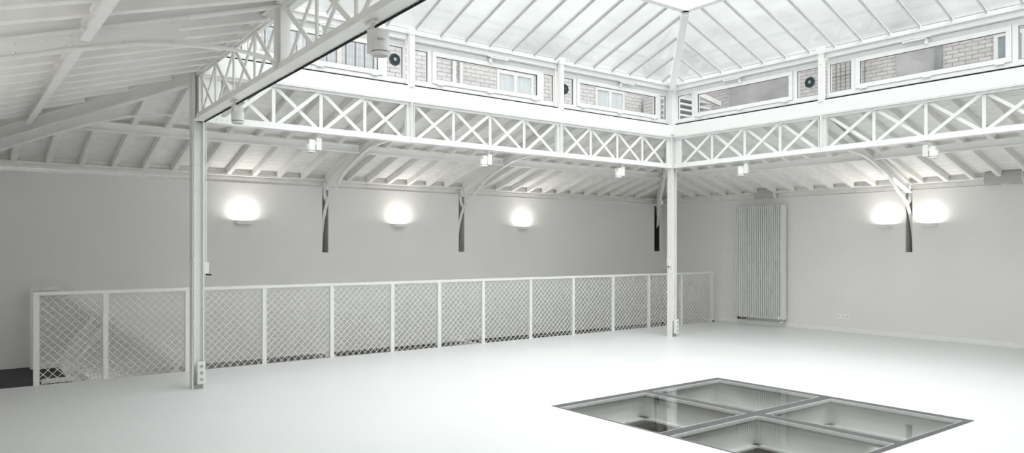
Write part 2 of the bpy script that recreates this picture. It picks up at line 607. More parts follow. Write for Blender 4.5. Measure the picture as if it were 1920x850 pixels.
def rafter(p0, p1, label, group):
    d = Vector(p1) - Vector(p0)
    a, c = Vector(p0), Vector(p1)
    s = Vector((d.y, -d.x, 0)).normalized() * (RW / 2)
    bb = MB()
    h = Vector((0, 0, BD - 0.002))
    # plumb cut at both ends and a small chamfer on the lower edges
    ch = 0.008
    sec = [(-1, 0, ch), (-1, ch, 0), (1, -ch, 0), (1, 0, ch), (1, 0, None), (-1, 0, None)]
    vs = []
    for p in (a, c):
        for sx, dx, dz in sec:
            q = p + s * sx + s.normalized() * dx
            q = q + (h if dz is None else Vector((0, 0, dz)))
            vs.append(q)
    n = 6
    fs = [tuple(range(n))[::-1], tuple(range(n, 2 * n))] + [(i, (i + 1) % n, n + (i + 1) % n, n + i) for i in range(n)]
    bb.add(vs, fs)
    o = bb.build('rafter', M['timber'], origin=tuple(a))
    return tag(o, label, 'rafter', group)


t_end = TW - 0.06
xs = [0.72 + 0.3855 * i for i in range(32)]
xs = [x for x in xs if x < 12.6 and all(abs(x - c) > 0.09 for c in (4.97, 7.63))]
for i, x in enumerate(xs):
    t_top = 0.02
    if x < XL: t_top = XL - x + 0.10
    if x > XR: t_top = (x - XR) * TW / (XW - XR) + 0.10
    if t_end - t_top < 0.25: continue
    rafter((x, YB + t_top, ZR(t_top)), (x, YB + t_end, ZR(t_end)),
           'white timber rafter of the back slope, %s from the left' % ORD[i], 'rafters over the back wall')
ys = [8.140 - 0.398 * i + 0.398 * 7 for i in range(31)]
ys = [y for y in ys if y < 11.2 and abs(y - 5.93) > 0.1 and abs(y - 2.97) > 0.1 and y > -0.5]
for i, y in enumerate(ys):
    t_top = 0.02
    if y > YB: t_top = y - YB + 0.10
    if t_end - t_top < 0.25: continue
    rafter((xr(t_top), y, ZR(t_top)), (xr(t_end), y, ZR(t_end)),
           'white timber rafter of the right slope, %s from the far corner' % ORD[i], 'rafters over the right wall')
ys = [8.42 - 0.372 * i + 0.372 * 6 for i in range(31)]
ys = [y for y in ys if y < 11.1 and abs(y - 5.83) > 0.1 and abs(y - 2.97) > 0.1 and y > 1.2]
for i, y in enumerate(ys):
    t_top = 0.02
    if y > YB: t_top = y - YB + 0.10
    if t_end - t_top < 0.25: continue
    rafter((xl(t_top), y, ZR(t_top)), (xl(t_end), y, ZR(t_end)),
           'white timber rafter of the left slope, %s from the far corner' % ORD[i], 'rafters of the left slope')


# ------------------------------------------------------------------ principal beams with forked iron brackets
RIB_WALL = [(0.05, 3.01), (0.20, 3.035), (0.40, 3.05), (0.78, 3.05), (1.17, 3.025), (1.46, 2.957), (1.77, 2.855), (2.06, 2.75), (2.25, 2.64),
       (2.43, 2.52), (2.60, 2.44), (2.72, 2.37), (2.81, 2.28), (2.88, 2.18), (2.94, 2.05), (2.99, 1.90), (3.03, 1.75), (3.05, 1.62), (3.06, 1.50)]


def principal(S0, E0, dz, label, foot=True, ribpts=None, slope=0.340):
    RIB = ribpts or RIB_WALL
    S0, E0 = Vector((*S0, 0)), Vector((*E0, 0))
    u = (E0 - S0) / TW
    n = Vector((-u.y, u.x, 0)).normalized()
    Pt = lambda d, z, o=0.0: S0 + u * d + n * o + Vector((0, 0, z + dz))
    zb = lambda d: 3.480 - slope * d
    root = thing('principal_rafter', (S0.x, S0.y, 3.3), label, 'roof beam', 'principal roof beams with iron brackets')
    # I section
    bb = MB()
    for a, c, w in ((0.0, 0.016, 0.09), (0.016, 0.134, 0.014), (0.134, 0.15, 0.09)):
        bb.prism([Pt(0.03, zb(0.03) + a, -w / 2), Pt(0.03, zb(0.03) + c, -w / 2), Pt(2.86, zb(2.86) + c, -w / 2), Pt(2.86, zb(2.86) + a, -w / 2)], n * w)
    bb.build('beam', M['paint'], root)
    # timber packing up to the boards
    bb = MB()
    bb.prism([Pt(0.05, zb(0.05) + 0.15, -0.03), Pt(0.05, ZR(0.05) + BD - dz, -0.03), Pt(2.8, ZR(2.8) + BD - dz, -0.03), Pt(2.8, zb(2.8) + 0.15, -0.03)], n * 0.06)
    bb.build('packing_timber', M['timber'], root)
    # rib (bent flat bar) and spandrel plate
    bb = MB()
    rib = list(RIB)
    bb.strip([Pt(d, z) for d, z in rib], n, 0.052, 0.016)
    if foot: bb.strip([Pt(2.79, 2.31), Pt(2.86, 2.36), Pt(2.90, 2.44), Pt(2.92, 2.54)], n, 0.055, 0.016)
    ribm = bb
    up, lo = [], []
    seq = [0.72, 0.9, 1.12, 1.4, 1.7, 1.98, 2.20, 2.28]

    def ribz(d):
        for (a, za), (c, zc) in zip(RIB, RIB[1:]):
            if a <= d <= c:
                return za + (zc - za) * (d - a) / (c - a)
    for d in seq:
        up.append(Pt(d, zb(d) + 0.004, -0.007))
        lo.append(Pt(d, ribz(d), -0.007))
    dA, dB = 0.78, 2.22
    midA = [Pt(dA - 0.02, (zb(0.72) * 0.75 + ribz(0.72) * 0.25), -0.007), Pt(dA + 0.02, (zb(0.72) + ribz(0.72)) / 2, -0.007), Pt(dA - 0.02, (zb(0.72) * 0.25 + ribz(0.72) * 0.75), -0.007)]
    bb = MB()
    pl = up + [Pt(2.20, (zb(2.2) + ribz(2.2)) / 2, -0.007)] + lo[::-1] + midA[::-1]
    bb.prism(pl, n * 0.014)
    for k in range(9):
        d = 0.85 + k * 0.165
        for sgn in (-1, 1):
            bb.rivet(Pt(d, zb(d) - 0.028, 0.007 * sgn), n * sgn, 0.012, 0.009)
            if k % 2 == 0:
                bb.rivet(Pt(d, ribz(d) + 0.03, 0.007 * sgn), n * sgn, 0.012, 0.009)
    bb.build('spandrel_plate', M['paint'], root)
    ribm.build('rib', M['paint'], root)
    # end cleat on the wall side
    for sgn in (-1, 1):
        bb = MB()
        bb.beam(Pt(2.77, zb(2.77) + 0.075, 0.022 * sgn), Pt(2.855, zb(2.855) + 0.075, 0.022 * sgn), 0.022, 0.07)
        bb.build('end_cleat', M['paint'], root)
    return root


principal((4.93, YB), (4.985, YW), 0, 'roof beam with forked bracket ending in the left slot of the back wall')
principal((7.564, YB), (7.665, YW), 0, 'roof beam with forked bracket ending in the middle slot of the back wall')
principal((XR, YB), (13.09, YW + 0.0), -0.02, 'diagonal roof beam with bracket running to the far room corner')
principal((XR, 5.83), (XW, 5.975), 0, 'roof beam with white forked bracket between the two right-hand wall lamps')
principal((left_x(5.83), 5.83), (XA, 5.83), 0, 'large roof beam with arched plate at upper left, nearest the viewer', foot=False, slope=0.308,
          ribpts=[(0.05, 3.045), (0.20, 3.07), (0.40, 3.082), (0.73, 3.06), (1.04, 3.02), (1.53, 2.895), (1.95, 2.765), (2.4, 2.60), (2.7, 2.45)])
principal((XL, YB), (XA, YW), -0.10, 'diagonal roof beam with arched plate left of the near column', foot=False,
          ribpts=[(0.05, 3.09), (0.15, 3.12), (0.34, 3.15), (0.61, 3.13), (0.90, 3.07), (1.24, 2.96), (1.71, 2.79), (2.2, 2.57), (2.5, 2.42)])


# ------------------------------------------------------------------ purlins
def purlin(a, c, label, zc=2.962, h=0.118, cleat=(True, True), fw_=0.09):
    a, c = Vector((*a, zc)), Vector((*c, zc))
    root = thing('purlin', tuple(a), label, 'purlin', 'steel purlins of the lean-to roof')
    bb = MB()
    d = (c - a).normalized()
    n = Vector((d.y, -d.x, 0))
    bb.beam(a, c, fw_, 0.014, off=(0, 0.007))
    bb.beam(a, c, fw_, 0.014, off=(0, h - 0.007))
    bb.beam(a, c, 0.012, h - 0.024, off=(0, h / 2))
    # root fillets of the rolled section
    for sg in (-1, 1):
        bb.beam(a, c, 0.02, 0.02, off=(sg * 0.012, 0.02))
        bb.beam(a, c, 0.02, 0.02, off=(sg * 0.012, h - 0.02))
    bb.build('steel_section', M['paint'], root)
    for f, e, s in ((cleat[0], a, 1), (cleat[1], c, -1)):
        if not f: continue
        bb = MB()
        for sg in (-1, 1):
            p = e + d * (s * 0.05) + n * (sg * 0.012) + Vector((0, 0, h / 2))
            bb.beam(p - d * 0.045, p + d * 0.045, 0.01, 0.085)
            bb.lathe([(0.016, 0), (0.013, 0.02)], p + n * (sg * 0.005), n * sg, 6)
            bb.lathe([(0.016, 0), (0.013, 0.02)], p + d * (s * 0.03) + n * (sg * 0.005), n * sg, 6)
        bb.build('cleat', M['paint'], root)
    return root


TP = 1.47
purlin((xl(TP) + 0.07, YB + TP), (4.90, YB + TP), 'white steel purlin of the back slope, left bay behind the near column')
purlin((5.02, YB + TP), (7.57, YB + TP), 'white steel purlin of the back slope, middle bay')
purlin((7.69, YB + TP), (xr(TP) - 0.10, YB + TP), 'white steel purlin of the back slope, bay next to the corner column')
purlin((xr(TP), YB + TP - 0.10), (xr(TP), 5.98), 'white steel purlin of the right slope, far bay')
purlin((xr(TP), 5.84), (xr(TP), 2.9), 'white steel purlin of the right slope, near bay')
purlin((xl(TP), YB + TP - 0.08), (xl(TP), 5.89), 'white steel purlin of the left slope, beyond the large roof beam', fw_=0.058)
purlin((xl(TP), 5.77), (xl(TP), 2.9), 'white steel purlin of the left slope, on the viewer side of the large beam', fw_=0.058)


# ------------------------------------------------------------------ lattice girders
def girder(P0, P1, posts, endpl, side, label, m):
    """posts: distances along; side: +1/-1 = which side of u the room is on"""
    P0, P1 = Vector((*P0, 0)), Vector((*P1, 0))
    u = (P1 - P0).normalized()
    n = Vector((u.y, -u.x, 0)) * side
    root = thing('lattice_girder', (P0.x, P0.y, ZB), label, 'girder', 'lattice girders around the lantern')
    Lg = (P1 - P0).length
    Pt = lambda d, z, o=0.0: P0 + u * d + n * o + Vector((0, 0, z))
    # bottom chord: double angles
    bb = MB()
    bb.beam(Pt(0, ZB + 0.006), Pt(Lg, ZB + 0.006), 0.13, 0.012)
    for o_ in (-0.022, 0.022):
        bb.beam(Pt(0, ZB + 0.04, o_), Pt(Lg, ZB + 0.04, o_), 0.010, 0.078)
    npan = 4
    nodes = []
    for k in range(len(posts) - 1):
        a = posts[k] + (endpl[k][0])
        c = posts[k + 1] - (endpl[k][1])
        nodes.append([a + (c - a) * j / npan for j in range(npan + 1)])
    for nd in nodes:
        for x in nd:
            for q in (-0.06, 0.0, 0.06):
                bb.rivet(Pt(x + q, ZB + 0.045, 0.027), n)
                bb.rivet(Pt(x + q, ZB + 0.045, -0.027), -n)
                bb.rivet(Pt(x + q, ZB, 0.045), (0, 0, -1), 0.009, 0.005)
    bb.build('bottom_chord', m, root)
    bb = MB()
    bb.beam(Pt(0, ZT - 0.006), Pt(Lg, ZT - 0.006), 0.13, 0.012)
    for o_ in (-0.022, 0.022):
        bb.beam(Pt(0, ZT - 0.026, o_), Pt(Lg, ZT - 0.026, o_), 0.010, 0.04)
    for nd in nodes:
        for x in nd:
            for q in (-0.06, 0.0, 0.06):
                bb.rivet(Pt(x + q, ZT - 0.028, 0.027), n, 0.010)
    bb.build('top_chord', m, root)
    z0, z1 = ZB + 0.05, ZT - 0.04
    for k, nd in enumerate(nodes):
        for j in range(npan):
            a, c = nd[j], nd[j + 1]
            g = 0.028
            for sgn, o_ in ((1, 0.012), (-1, -0.012)):
                p = Pt(a + g, z0 if sgn > 0 else z1, o_)
                q = Pt(c - g, z1 if sgn > 0 else z0, o_)
                MB().beam(p, q, 0.010, 0.043).build('diagonal', m, root)
            if j > 0:
                MB().beam(Pt(a, z0 - 0.03), Pt(a, z1 + 0.03), 0.042, 0.012, up=tuple(n)).build('vertical', m, root)
    for k, d in enumerate(posts):
        bb = MB()
        lo = 0.0 if k == 0 else -endpl[k - 1][1]
        hi = 0.0 if k == len(posts) - 1 else endpl[k][0]
        if hi - lo < 0.02: continue
        bb.beam(Pt(d + lo + 0.012, (ZB + ZT) / 2, 0.0), Pt(d + hi - 0.012, (ZB + ZT) / 2, 0.0), 0.014, ZT - ZB - 0.04)
        if 0 < k < len(posts) - 1:
            bb.beam(Pt(d, ZB + 0.01, 0.035), Pt(d, ZT - 0.01, 0.035), 0.012, 0.06, up=tuple(n))
            bb.beam(Pt(d, ZB + 0.01, -0.035), Pt(d, ZT - 0.01, -0.035), 0.012, 0.06, up=tuple(n))
            for o_ in (lo + 0.012, hi - 0.012):
                bb.beam(Pt(d + o_, ZB + 0.01), Pt(d + o_, ZT - 0.01), 0.012, 0.06, up=tuple(n))
            for z in (3.06, 3.2, 3.34, 3.44):
                bb.rivet(Pt(d + lo + 0.03, z, 0.007), n, 0.010)
                bb.rivet(Pt(d + hi - 0.03, z, 0.007), n, 0.010)
        bb.build('post_plate', m, root)
    return root


GB = [(0.27, 0.065), (0.065, 0.065), (0.065, 0.16)]
girder((BX[0], YB), (BX[3], YB), [x - BX[0] for x in BX], GB, 1, 'white lattice girder with X bracing facing the viewer, along the back', M['bright'])
GR = [(0.23, 0.065), (0.065, 0.065), (0.065, 0.2)]
girder((XR, RY[0]), (XR, RY[3]), [YB - y for y in RY], GR, 1, 'white lattice girder with X bracing on the right, from the corner column', M['bright'])
lg = girder((XL, RY[0]), (left_x(RY[3]), RY[3]), [(YB - y) * 1.00045 for y in RY], [(0.14, 0.065), (0.065, 0.065), (0.065, 0.2)], -1,
       'lattice girder seen end-on at upper left, rising towards the viewer', M['paint'])


b = MB()
b.beam((left_x(YB - 0.1) + 0.056, YB - 0.1, ZB - 0.008), (left_x(0.3) + 0.056, 0.3, ZB - 0.006), 0.012, 0.011)
o = b.build('lighting_track', M['black'], lg)
o['label'] = 'black lighting track under the girder'

# ------------------------------------------------------------------ columns
def column(x, y, label, cat='column'):
    root = thing('iron_column', (x, y, 0), label, cat, 'iron columns under the lantern')
    bb = MB()
    zt = 3.5
    bb.box(x - 0.064, x - 0.052, y - 0.055, y + 0.055, 0.0, zt)
    bb.box(x + 0.052, x + 0.064, y - 0.055, y + 0.055, 0.0, zt)
    bb.box(x - 0.052, x + 0.052, y - 0.006, y + 0.006, 0.0, zt)
    # inner angles riveted between web and flanges
    for sx in (-1, 1):
        for sy in (-1, 1):
            bb.box(min(x + sx * 0.052, x + sx * 0.034), max(x + sx * 0.052, x + sx * 0.034), min(y + sy * 0.006, y + sy * 0.012), max(y + sy * 0.006, y + sy * 0.012), 0.0, zt)
    z = 0.45
    while z < zt:
        for sx in (-1, 1):
            bb.rivet((x + sx * 0.012, y - 0.006, z), (0, -1, 0), 0.011, 0.008) if sx < 0 else None
            bb.rivet((x + sx * 0.064, y - 0.02, z + 0.08), (sx, 0, 0), 0.010, 0.006)
        z += 0.29
    bb.build('shaft', M['bright'], root)
    bb = MB()
    bb.box(x - 0.06, x + 0.06, y - 0.052, y + 0.052, -0.001, 0.05)
    o = bb.build('foot', M['metal'], root)
    o['label'] = 'bare grey metal foot of the column'
    return root


c1 = column(XL, YB, 'white riveted iron column near the left, in front of the mesh railing')
c2 = column(XR, YB, 'white iron column in the far corner of the lantern, left of the radiator')
for x, root in ((XL, c1), (XR, c2)):
    bb = MB()
    bb.tube([(x - 0.045, YB - 0.066, 0.28), (x - 0.045, YB - 0.066, 3.48)], 0.0085, 8)
    for z in (0.75, 1.43, 2.1, 2.75):
        bb.box(x - 0.06, x - 0.032, YB - 0.077, YB - 0.054, z - 0.012, z + 0.012)
    bb.build('conduit', M['plastic'], root)


def socket_strip(x, y, z0, label):
    root = thing('socket_strip', (x, y, z0), label, 'socket', 'triple socket strips at the column feet')
    MB().box(x - 0.042, x + 0.042, y - 0.045, y, z0, z0 + 0.245).build('housing', M['plastic'], root, bevel=0.006)
    for k in range(3):
        zc = z0 + 0.05 + 0.073 * k
        bb = MB().lathe([(0.027, 0.0), (0.027, 0.003), (0.021, 0.003), (0.020, 0.0012)], (x, y - 0.045, zc), (0, -1, 0), 24)
        so = bb.build('socket_face', M['plastic'], root, smooth=True)
        bb = MB()
        bb.lathe([(0.019, 0), (0.019, 0.0007)], (x, y - 0.0462, zc), (0, -1, 0), 20)
        bb.build('socket_recess', M['socket'], so)
        bb = MB()
        for q in (-0.0095, 0.0095):
            bb.lathe([(0.0035, 0), (0.0035, 0.0006)], (x + q, y - 0.0468, zc), (0, -1, 0), 10)
        bb.box(x - 0.003, x + 0.003, y - 0.0477, y - 0.0462, zc + 0.010, zc + 0.018)
        bb.build('socket_holes', M['hole'], so)


socket_strip(XL + 0.022, YB - 0.057, 0.055, 'white triple socket strip at the foot of the near left column')
socket_strip(XR + 0.022, YB - 0.057, 0.055, 'white triple socket strip at the foot of the far corner column')


def crank_box(x, y, z, sx, label):
    root = thing('crank_gear', (x, y, z), label, 'crank', 'window crank boxes on the columns')
    bb = MB()
    a, c = sorted((x, x + sx * 0.055))
    bb.prism([(a, y - 0.03, z + 0.13), (a, y + 0.03, z + 0.13), (c, y + 0.03, z + 0.12), (c, y - 0.03, z + 0.12)], (0, 0, -0.02))
    bb.prism([(a, y - 0.03, z + 0.11), (c, y - 0.03, z + 0.115), (c - (0.008 if sx > 0 else 0), y - 0.03, z), (a + (0.008 if sx < 0 else 0), y - 0.03, z)], (0, 0.06, 0))
    bb.build('gear_box', M['plastic'], root, bevel=0.004)
    bb = MB()
    xm = x + sx * 0.03
    bb.tube([(xm, y, z + 0.002), (xm, y, z - 0.012), (xm + sx * 0.05, y - 0.02, z - 0.016)], 0.007, 8)
    o = bb.build('crank_handle', M['black'], root, smooth=True)
    o['label'] = 'short black handle'
    bb = MB()
    bb.tube([(xm, y, z + 0.12), (xm, y, 2.93)], 0.006, 8)
    bb.tube([(xm - sx * 0.016, y, z + 0.12), (xm - sx * 0.016, y, 2.93)], 0.004, 8)
    bb.build('drive_rod', M['plastic'], root)


crank_box(XL + 0.066, YB - 0.01, 1.27, 1, 'white window crank box on the near left column')
crank_box(XR - 0.066, YB - 0.01, 1.24, -1, 'white window crank box on the far corner column')


# ------------------------------------------------------------------ lantern: fascia, windows, glass roof
def box_on(side, a0, a1, o0, o1, z0, z1, b):
    """side 'back': a along X, o = distance outwards from the girder line; 'right': a along Y; 'left' likewise"""
    if side == 'back': b.box(min(a0, a1), max(a0, a1), YB + min(o0, o1), YB + max(o0, o1), z0, z1)
    elif side == 'right': b.box(XR + min(o0, o1), XR + max(o0, o1), min(a0, a1), max(a0, a1), z0, z1)
    elif side == 'left': b.box(XL - max(o0, o1), XL - min(o0, o1), min(a0, a1), max(a0, a1), z0, z1)
    else: b.box(min(a0, a1), max(a0, a1), YF - max(o0, o1), YF - min(o0, o1), z0, z1)
    return b


ext = {'back': (XL, XR), 'right': (YF, YB), 'left': (YF, YB), 'front': (XL, XR)}
ti = 3
for side in ('back', 'right', 'left', 'front'):
    a0, a1 = ext[side]
    b = MB()
    box_on(side, a0 - 0.02, a1 + 0.02, -0.06 if side != 'left' else -0.045, 0.03, ZT + 0.003, ZF, b)
    struct(b.build('trim_%d' % ti, M['bright'], bevel=0.004), 'plain white fascia board above the %s girder' % side, 'trim'); ti += 1
    b = MB()
    box_on(side, a0 - 0.06, a1 + 0.06, 0.032, 0.10, ZT + 0.05, ZF + 0.035, b)
    struct(b.build('trim_%d' % ti, M['black']), 'black joint between the %s fascia and the windows' % side, 'trim'); ti += 1
    b = MB()
    e = 0.05
    box_on(side, a0 - 0.1 if side in ('back', 'front') else a0 - 0.1, a1 + 0.1, 0.0, 0.14, 4.325, 4.395, b)
    box_on(side, a0 - 0.1, a1 + 0.1, -0.035, 0.14, 4.395, 4.455, b)
    struct(b.build('trim_%d' % ti, M['bright'], bevel=0.006), 'white eaves beam of the glass roof on the %s side' % side, 'trim'); ti += 1


def opening_window(side, a0, a1, idx, label, fixL, fixR, gl=True):
    """one bay of clerestory: fixed light, tilting sash, fixed light.  a0<a1 along the wall."""
    base = (a0, YB + 0.08, ZF) if side == 'back' else ((XR + 0.08, a0, ZF) if side == 'right' else (XL - 0.08, a0, ZF))
    root = thing('window_%d' % idx, base, label, 'window', None, 'structure')
    B = lambda *q, b=None: box_on(side, *q, b)
    o0, o1 = 0.07, 0.13
    b = MB()
    B(a0, a1, o0, o1, ZF + 0.037, 3.802, b=b)
    B(a0, a1, o0 - 0.012, o0, ZF + 0.045, 3.775, b=b)
    B(a0, a1, o0, o1, 4.258, 4.32, b=b)
    B(a0, a0 + 0.035, o0, o1, 3.802, 4.258, b=b)
    B(a1 - 0.035, a1, o0, o1, 3.802, 4.258, b=b)
    sL, sR = fixL, fixR
    B(sL - 0.075, sL - 0.012, o0, o1, 3.802, 4.258, b=b)
    B(sR + 0.012, sR + 0.075, o0, o1, 3.802, 4.258, b=b)
    for p, q in ((a0 + 0.035, sL - 0.075), (sR + 0.075, a1 - 0.035)):
        B(p, q, o0 + 0.006, o1, 3.802, 3.826, b=b)
        B(p, q, o0 + 0.006, o1, 4.232, 4.258, b=b)
    b.build('window_frame', M['bright'], root)
    for p, q in ((a0 + 0.035, sL - 0.075), (sR + 0.075, a1 - 0.035)):
        g = MB()
        B(p, q, 0.098, 0.104, 3.826, 4.232, b=g)
        g.build('fixed_pane', M['winglass'], root)
        gs = MB()
        for bx in ((p, p + 0.006, 3.826, 4.232), (q - 0.006, q, 3.826, 4.232), (p, q, 3.826, 3.832), (p, q, 4.226, 4.232)):
            B(bx[0], bx[1], 0.082, 0.097, bx[2], bx[3], b=gs)
        gs.build('glazing_seal', M['steel'], root)
    # sash
    b = MB()
    s0, s1 = sL - 0.006, sR + 0.006
    f = 0.062
    so0, so1 = 0.052, 0.12
    B(s0, s1, so0, so1, 3.812, 3.812 + f, b=b)
    B(s0, s1, so0, so1, 4.252 - f, 4.252, b=b)
    B(s0, s0 + f, so0, so1, 3.812 + f, 4.252 - f, b=b)
    B(s1 - f, s1, so0, so1, 3.812 + f, 4.252 - f, b=b)
    sash = b.build('sash', M['bright'], root, bevel=0.004)
    g = MB()
    B(s0 + f, s1 - f, 0.090, 0.097, 3.812 + f, 4.252 - f, b=g)
    g.build('sash_pane', M['winglass'], sash)
    gs = MB()
    p, q, lo_, hi_ = s0 + f, s1 - f, 3.812 + f, 4.252 - f
    for bx in ((p, p + 0.007, lo_, hi_), (q - 0.007, q, lo_, hi_), (p, q, lo_, lo_ + 0.006), (p, q, hi_ - 0.006, hi_)):
        B(bx[0], bx[1], 0.07, 0.089, bx[2], bx[3], b=gs)
    gs.build('glazing_seal', M['steel'], sash)
    for k in range(3):
        c = s0 + 0.12 + (s1 - s0 - 0.24) * k / 2
        h = MB()
        B(c - 0.05, c + 0.05, 0.036, 0.056, 3.796, 3.818, b=h)
        h.build('hinge', M['plastic'], sash, bevel=0.003)
    c = (s0 + s1) / 2
    h = MB()
    B(c - 0.02, c + 0.02, 0.02, 0.058, 4.235, 4.30, b=h)
    B(c - 0.012, c + 0.30, 0.0, 0.03, 4.30, 4.322, b=h)
    B(c - 0.07, c + 0.01, -0.005, 0.01, 4.31, 4.325, b=h)
    h.build('opener', M['plastic'], sash, bevel=0.003)
    return root


opening_window('back', XL + 0.06, 4.90, 1, 'clerestory window above the back girder, left bay behind the hanging spotlight', 2.83, 4.555)
opening_window('back', 4.96, 7.54, 2, 'clerestory window above the back girder, middle bay', 5.325, 7.235)
opening_window('back', 7.60, 10.16, 3, 'clerestory window above the back girder, bay next to the corner', 8.00, 9.90)
opening_window('right', 5.87, 8.62, 4, 'clerestory window above the right girder, bay next to the corner', 6.365, 8.205)
opening_window('right', 3.00, 5.80, 5, 'clerestory window above the right girder, bay at the right edge', 3.45, 5.37)
opening_window('right', 0.2, 2.94, 6, 'clerestory window above the right girder, bay nearest the viewer', 0.55, 2.5)
opening_window('left', 5.87, 8.62, 7, 'clerestory window above the left girder, far bay', 6.30, 8.2)
opening_window('left', 3.00, 5.80, 8, 'clerestory window above the left girder, middle bay', 3.45, 5.37)
opening_window('left', 0.2, 2.94, 9, 'clerestory window above the left girder, near bay', 0.55, 2.5)


def mullion(p, side, label):
    root = thing('mullion_post', p, label, 'post', 'flat posts in front of the clerestory')
    x, y, z = p
    b = MB()
    n = {'back': Vector((0, -1, 0)), 'right': Vector((-1, 0, 0))}[side]
    u = Vector((1, 0, 0)) if side == 'back' else Vector((0, 1, 0))
    P = Vector(p)
    b.beam(P, P + Vector((0, 0, 0.80)), 0.07, 0.014, up=tuple(n))
    b.beam(P + u * 0.028 - n * 0.03, P + u * 0.028 - n * 0.03 + Vector((0, 0, 0.80)), 0.012, 0.05, up=tuple(n))
    b.beam(P - u * 0.028 - n * 0.03, P - u * 0.028 - n * 0.03 + Vector((0, 0, 0.80)), 0.012, 0.05, up=tuple(n))
    for z_ in (0.03, 0.30, 0.55, 0.70, 0.76):
        b.lathe([(0.011, 0), (0.008, 0.01)], P + n * 0.007 + Vector((0, 0, z_)), n, 8)
    b.box(*sorted((P.x - abs(u.x) * 0.045 - 0.012, P.x + abs(u.x) * 0.045 + 0.012)), *sorted((P.y - abs(u.y) * 0.045 - 0.012, P.y + abs(u.y) * 0.045 + 0.012)), P.z + 0.70, P.z + 0.80)
    b.build('flat_bar', M['bright'], root)


mullion((4.93, YB - 0.068, ZF - 0.02), 'back', 'white flat post in front of the back windows, between left and middle bays')
mullion((7.564, YB - 0.068, ZF - 0.02), 'back', 'white flat post in front of the back windows, between middle and corner bays')
mullion((XR - 0.068, 5.83, ZF - 0.02), 'right', 'white flat post in front of the right windows')
mullion((XR - 0.068, 2.97, ZF - 0.02), 'right', 'white flat post in front of the right windows, nearest the viewer')
# corner post
root = thing('corner_post', (XR, YB, ZF), 'white post in the far corner of the lantern, under the hip bar', 'post')
b = MB()
b.box(XR - 0.055, XR + 0.09, YB - 0.055, YB + 0.09, ZT, 4.40)
b.build('shaft', M['bright'], root, bevel=0.01)
b = MB()
b.strip([(XR - 0.04, YB - 0.15, 4.36), (XR - 0.05, YB - 0.075, 4.27), (XR - 0.06, YB - 0.062, 4.2)], (1, 0, 0), 0.012, 0.012)
b.strip([(XR - 0.15, YB - 0.04, 4.36), (XR - 0.075, YB - 0.05, 4.27), (XR - 0.062, YB - 0.06, 4.2)], (0, 1, 0), 0.012, 0.012)
b.build('stay', M['bright'], root)
b = MB()
b.box(XR - 0.10, XR - 0.056, YB - 0.10, YB - 0.056, 3.535, 3.635)
b.box(XR - 0.085, XR - 0.07, YB - 0.103, YB - 0.099, 3.55, 3.58)
b.build('junction_box', M['plastic'], root, bevel=0.003)
b = MB()
b.beam((XL + 0.06, YB - 0.06, ZF), (XL + 0.06, YB - 0.06, ZE), 0.07, 0.07)
tag(b.build('corner_post', M['bright']), 'white post in the left corner of the lantern, behind the end-on girder', 'post')

# ---- glass roof
ZS_ = 0.372
SC = 1.65
zroof = lambda s: ZE + ZS_ * s


def slope_pt(side, a, s, dz=0.0):
    z = zroof(s) + dz
    if side == 'back': return (a, YB - s, z)
    if side == 'right': return (XR - s, a, z)
    if side == 'left': return (XL + s, a, z)
    return (a, YF + s, z)


wi = 10
barsets = {'back': [2.52 + 0.4105 * i for i in range(19)], 'right': [0.55 + 0.3915 * i for i in range(21)],
           'left': [0.55 + 0.3915 * i for i in range(21)], 'front': [2.52 + 0.4105 * i for i in range(19)]}
for side in ('back', 'right', 'left', 'front'):
    a0, a1 = ext[side]
    bars = [x for x in barsets[side] if a0 + 0.12 < x < a1 - 0.12]
    root = thing('window_%d' % wi, slope_pt(side, (a0 + a1) / 2, 0), 'sloping glazed roof plane of the lantern on the %s side' % side, 'glass roof', None, 'structure')
    wi += 1
    lim = lambda a: min(SC, a - a0, a1 - a)
    edges = [a0 + 0.01] + bars + [a1 - 0.01]
    for p, q in zip(edges, edges[1:]):
        poly = [(p, 0.0), (q, 0.0)]
        up = [(q, lim(q))]
        for k in (a1 - SC, a0 + SC):
            if p < k < q: up.append((k, SC))
        up.append((p, lim(p)))
        pts = poly + [w for w in up if w[1] > 0.012]
        if len(pts) < 3: continue
        g = MB()
        g.prism([slope_pt(side, a, s, 0.025) for a, s in pts], (0, 0, 0.006))
        g.build('pane', M['roofglass'], root)
    for x in bars:
        s1 = lim(x)
        b = MB()
        b.beam(slope_pt(side, x, -0.02, 0.006), slope_pt(side, x, s1, 0.006), 0.024, 0.030)
        b.beam(slope_pt(side, x, -0.02, -0.020), slope_pt(side, x, s1, -0.020), 0.008, 0.022)
        b.build('glazing_bar', M['alu'], root)
    # curb at the top
    b = MB()
    pa, pb = slope_pt(side, a0 + SC - 0.05, SC, 0.0), slope_pt(side, a1 - SC + 0.05, SC, 0.0)
    b.beam(pa, pb, 0.10, 0.16, off=(0, 0.0))
    b.build('ridge_curb', M['bright'], root)
for (cx, cy, sx, sy, lab) in ((XR, YB, -1, -1, 'broad white hip bar of the glass roof above the far corner column'),
                              (XL, YB, 1, -1, 'white hip bar of the glass roof at the left back corner'),
                              (XR, YF, -1, 1, 'white hip bar of the glass roof at the right front corner'),
                              (XL, YF, 1, 1, 'white hip bar of the glass roof at the left front corner')):
    root = thing('hip_bar', (cx, cy, ZE), lab, 'roof bar', 'hip bars of the lantern')
    b = MB()
    a = Vector((cx + sx * -0.03, cy + sy * -0.03, zroof(-0.03) - 0.075))
    c = Vector((cx + sx * SC, cy + sy * SC, zroof(SC) - 0.065))
    b.beam(a, c, 0.105, 0.16)
    b.build('bar', M['bright'], root, bevel=0.006)
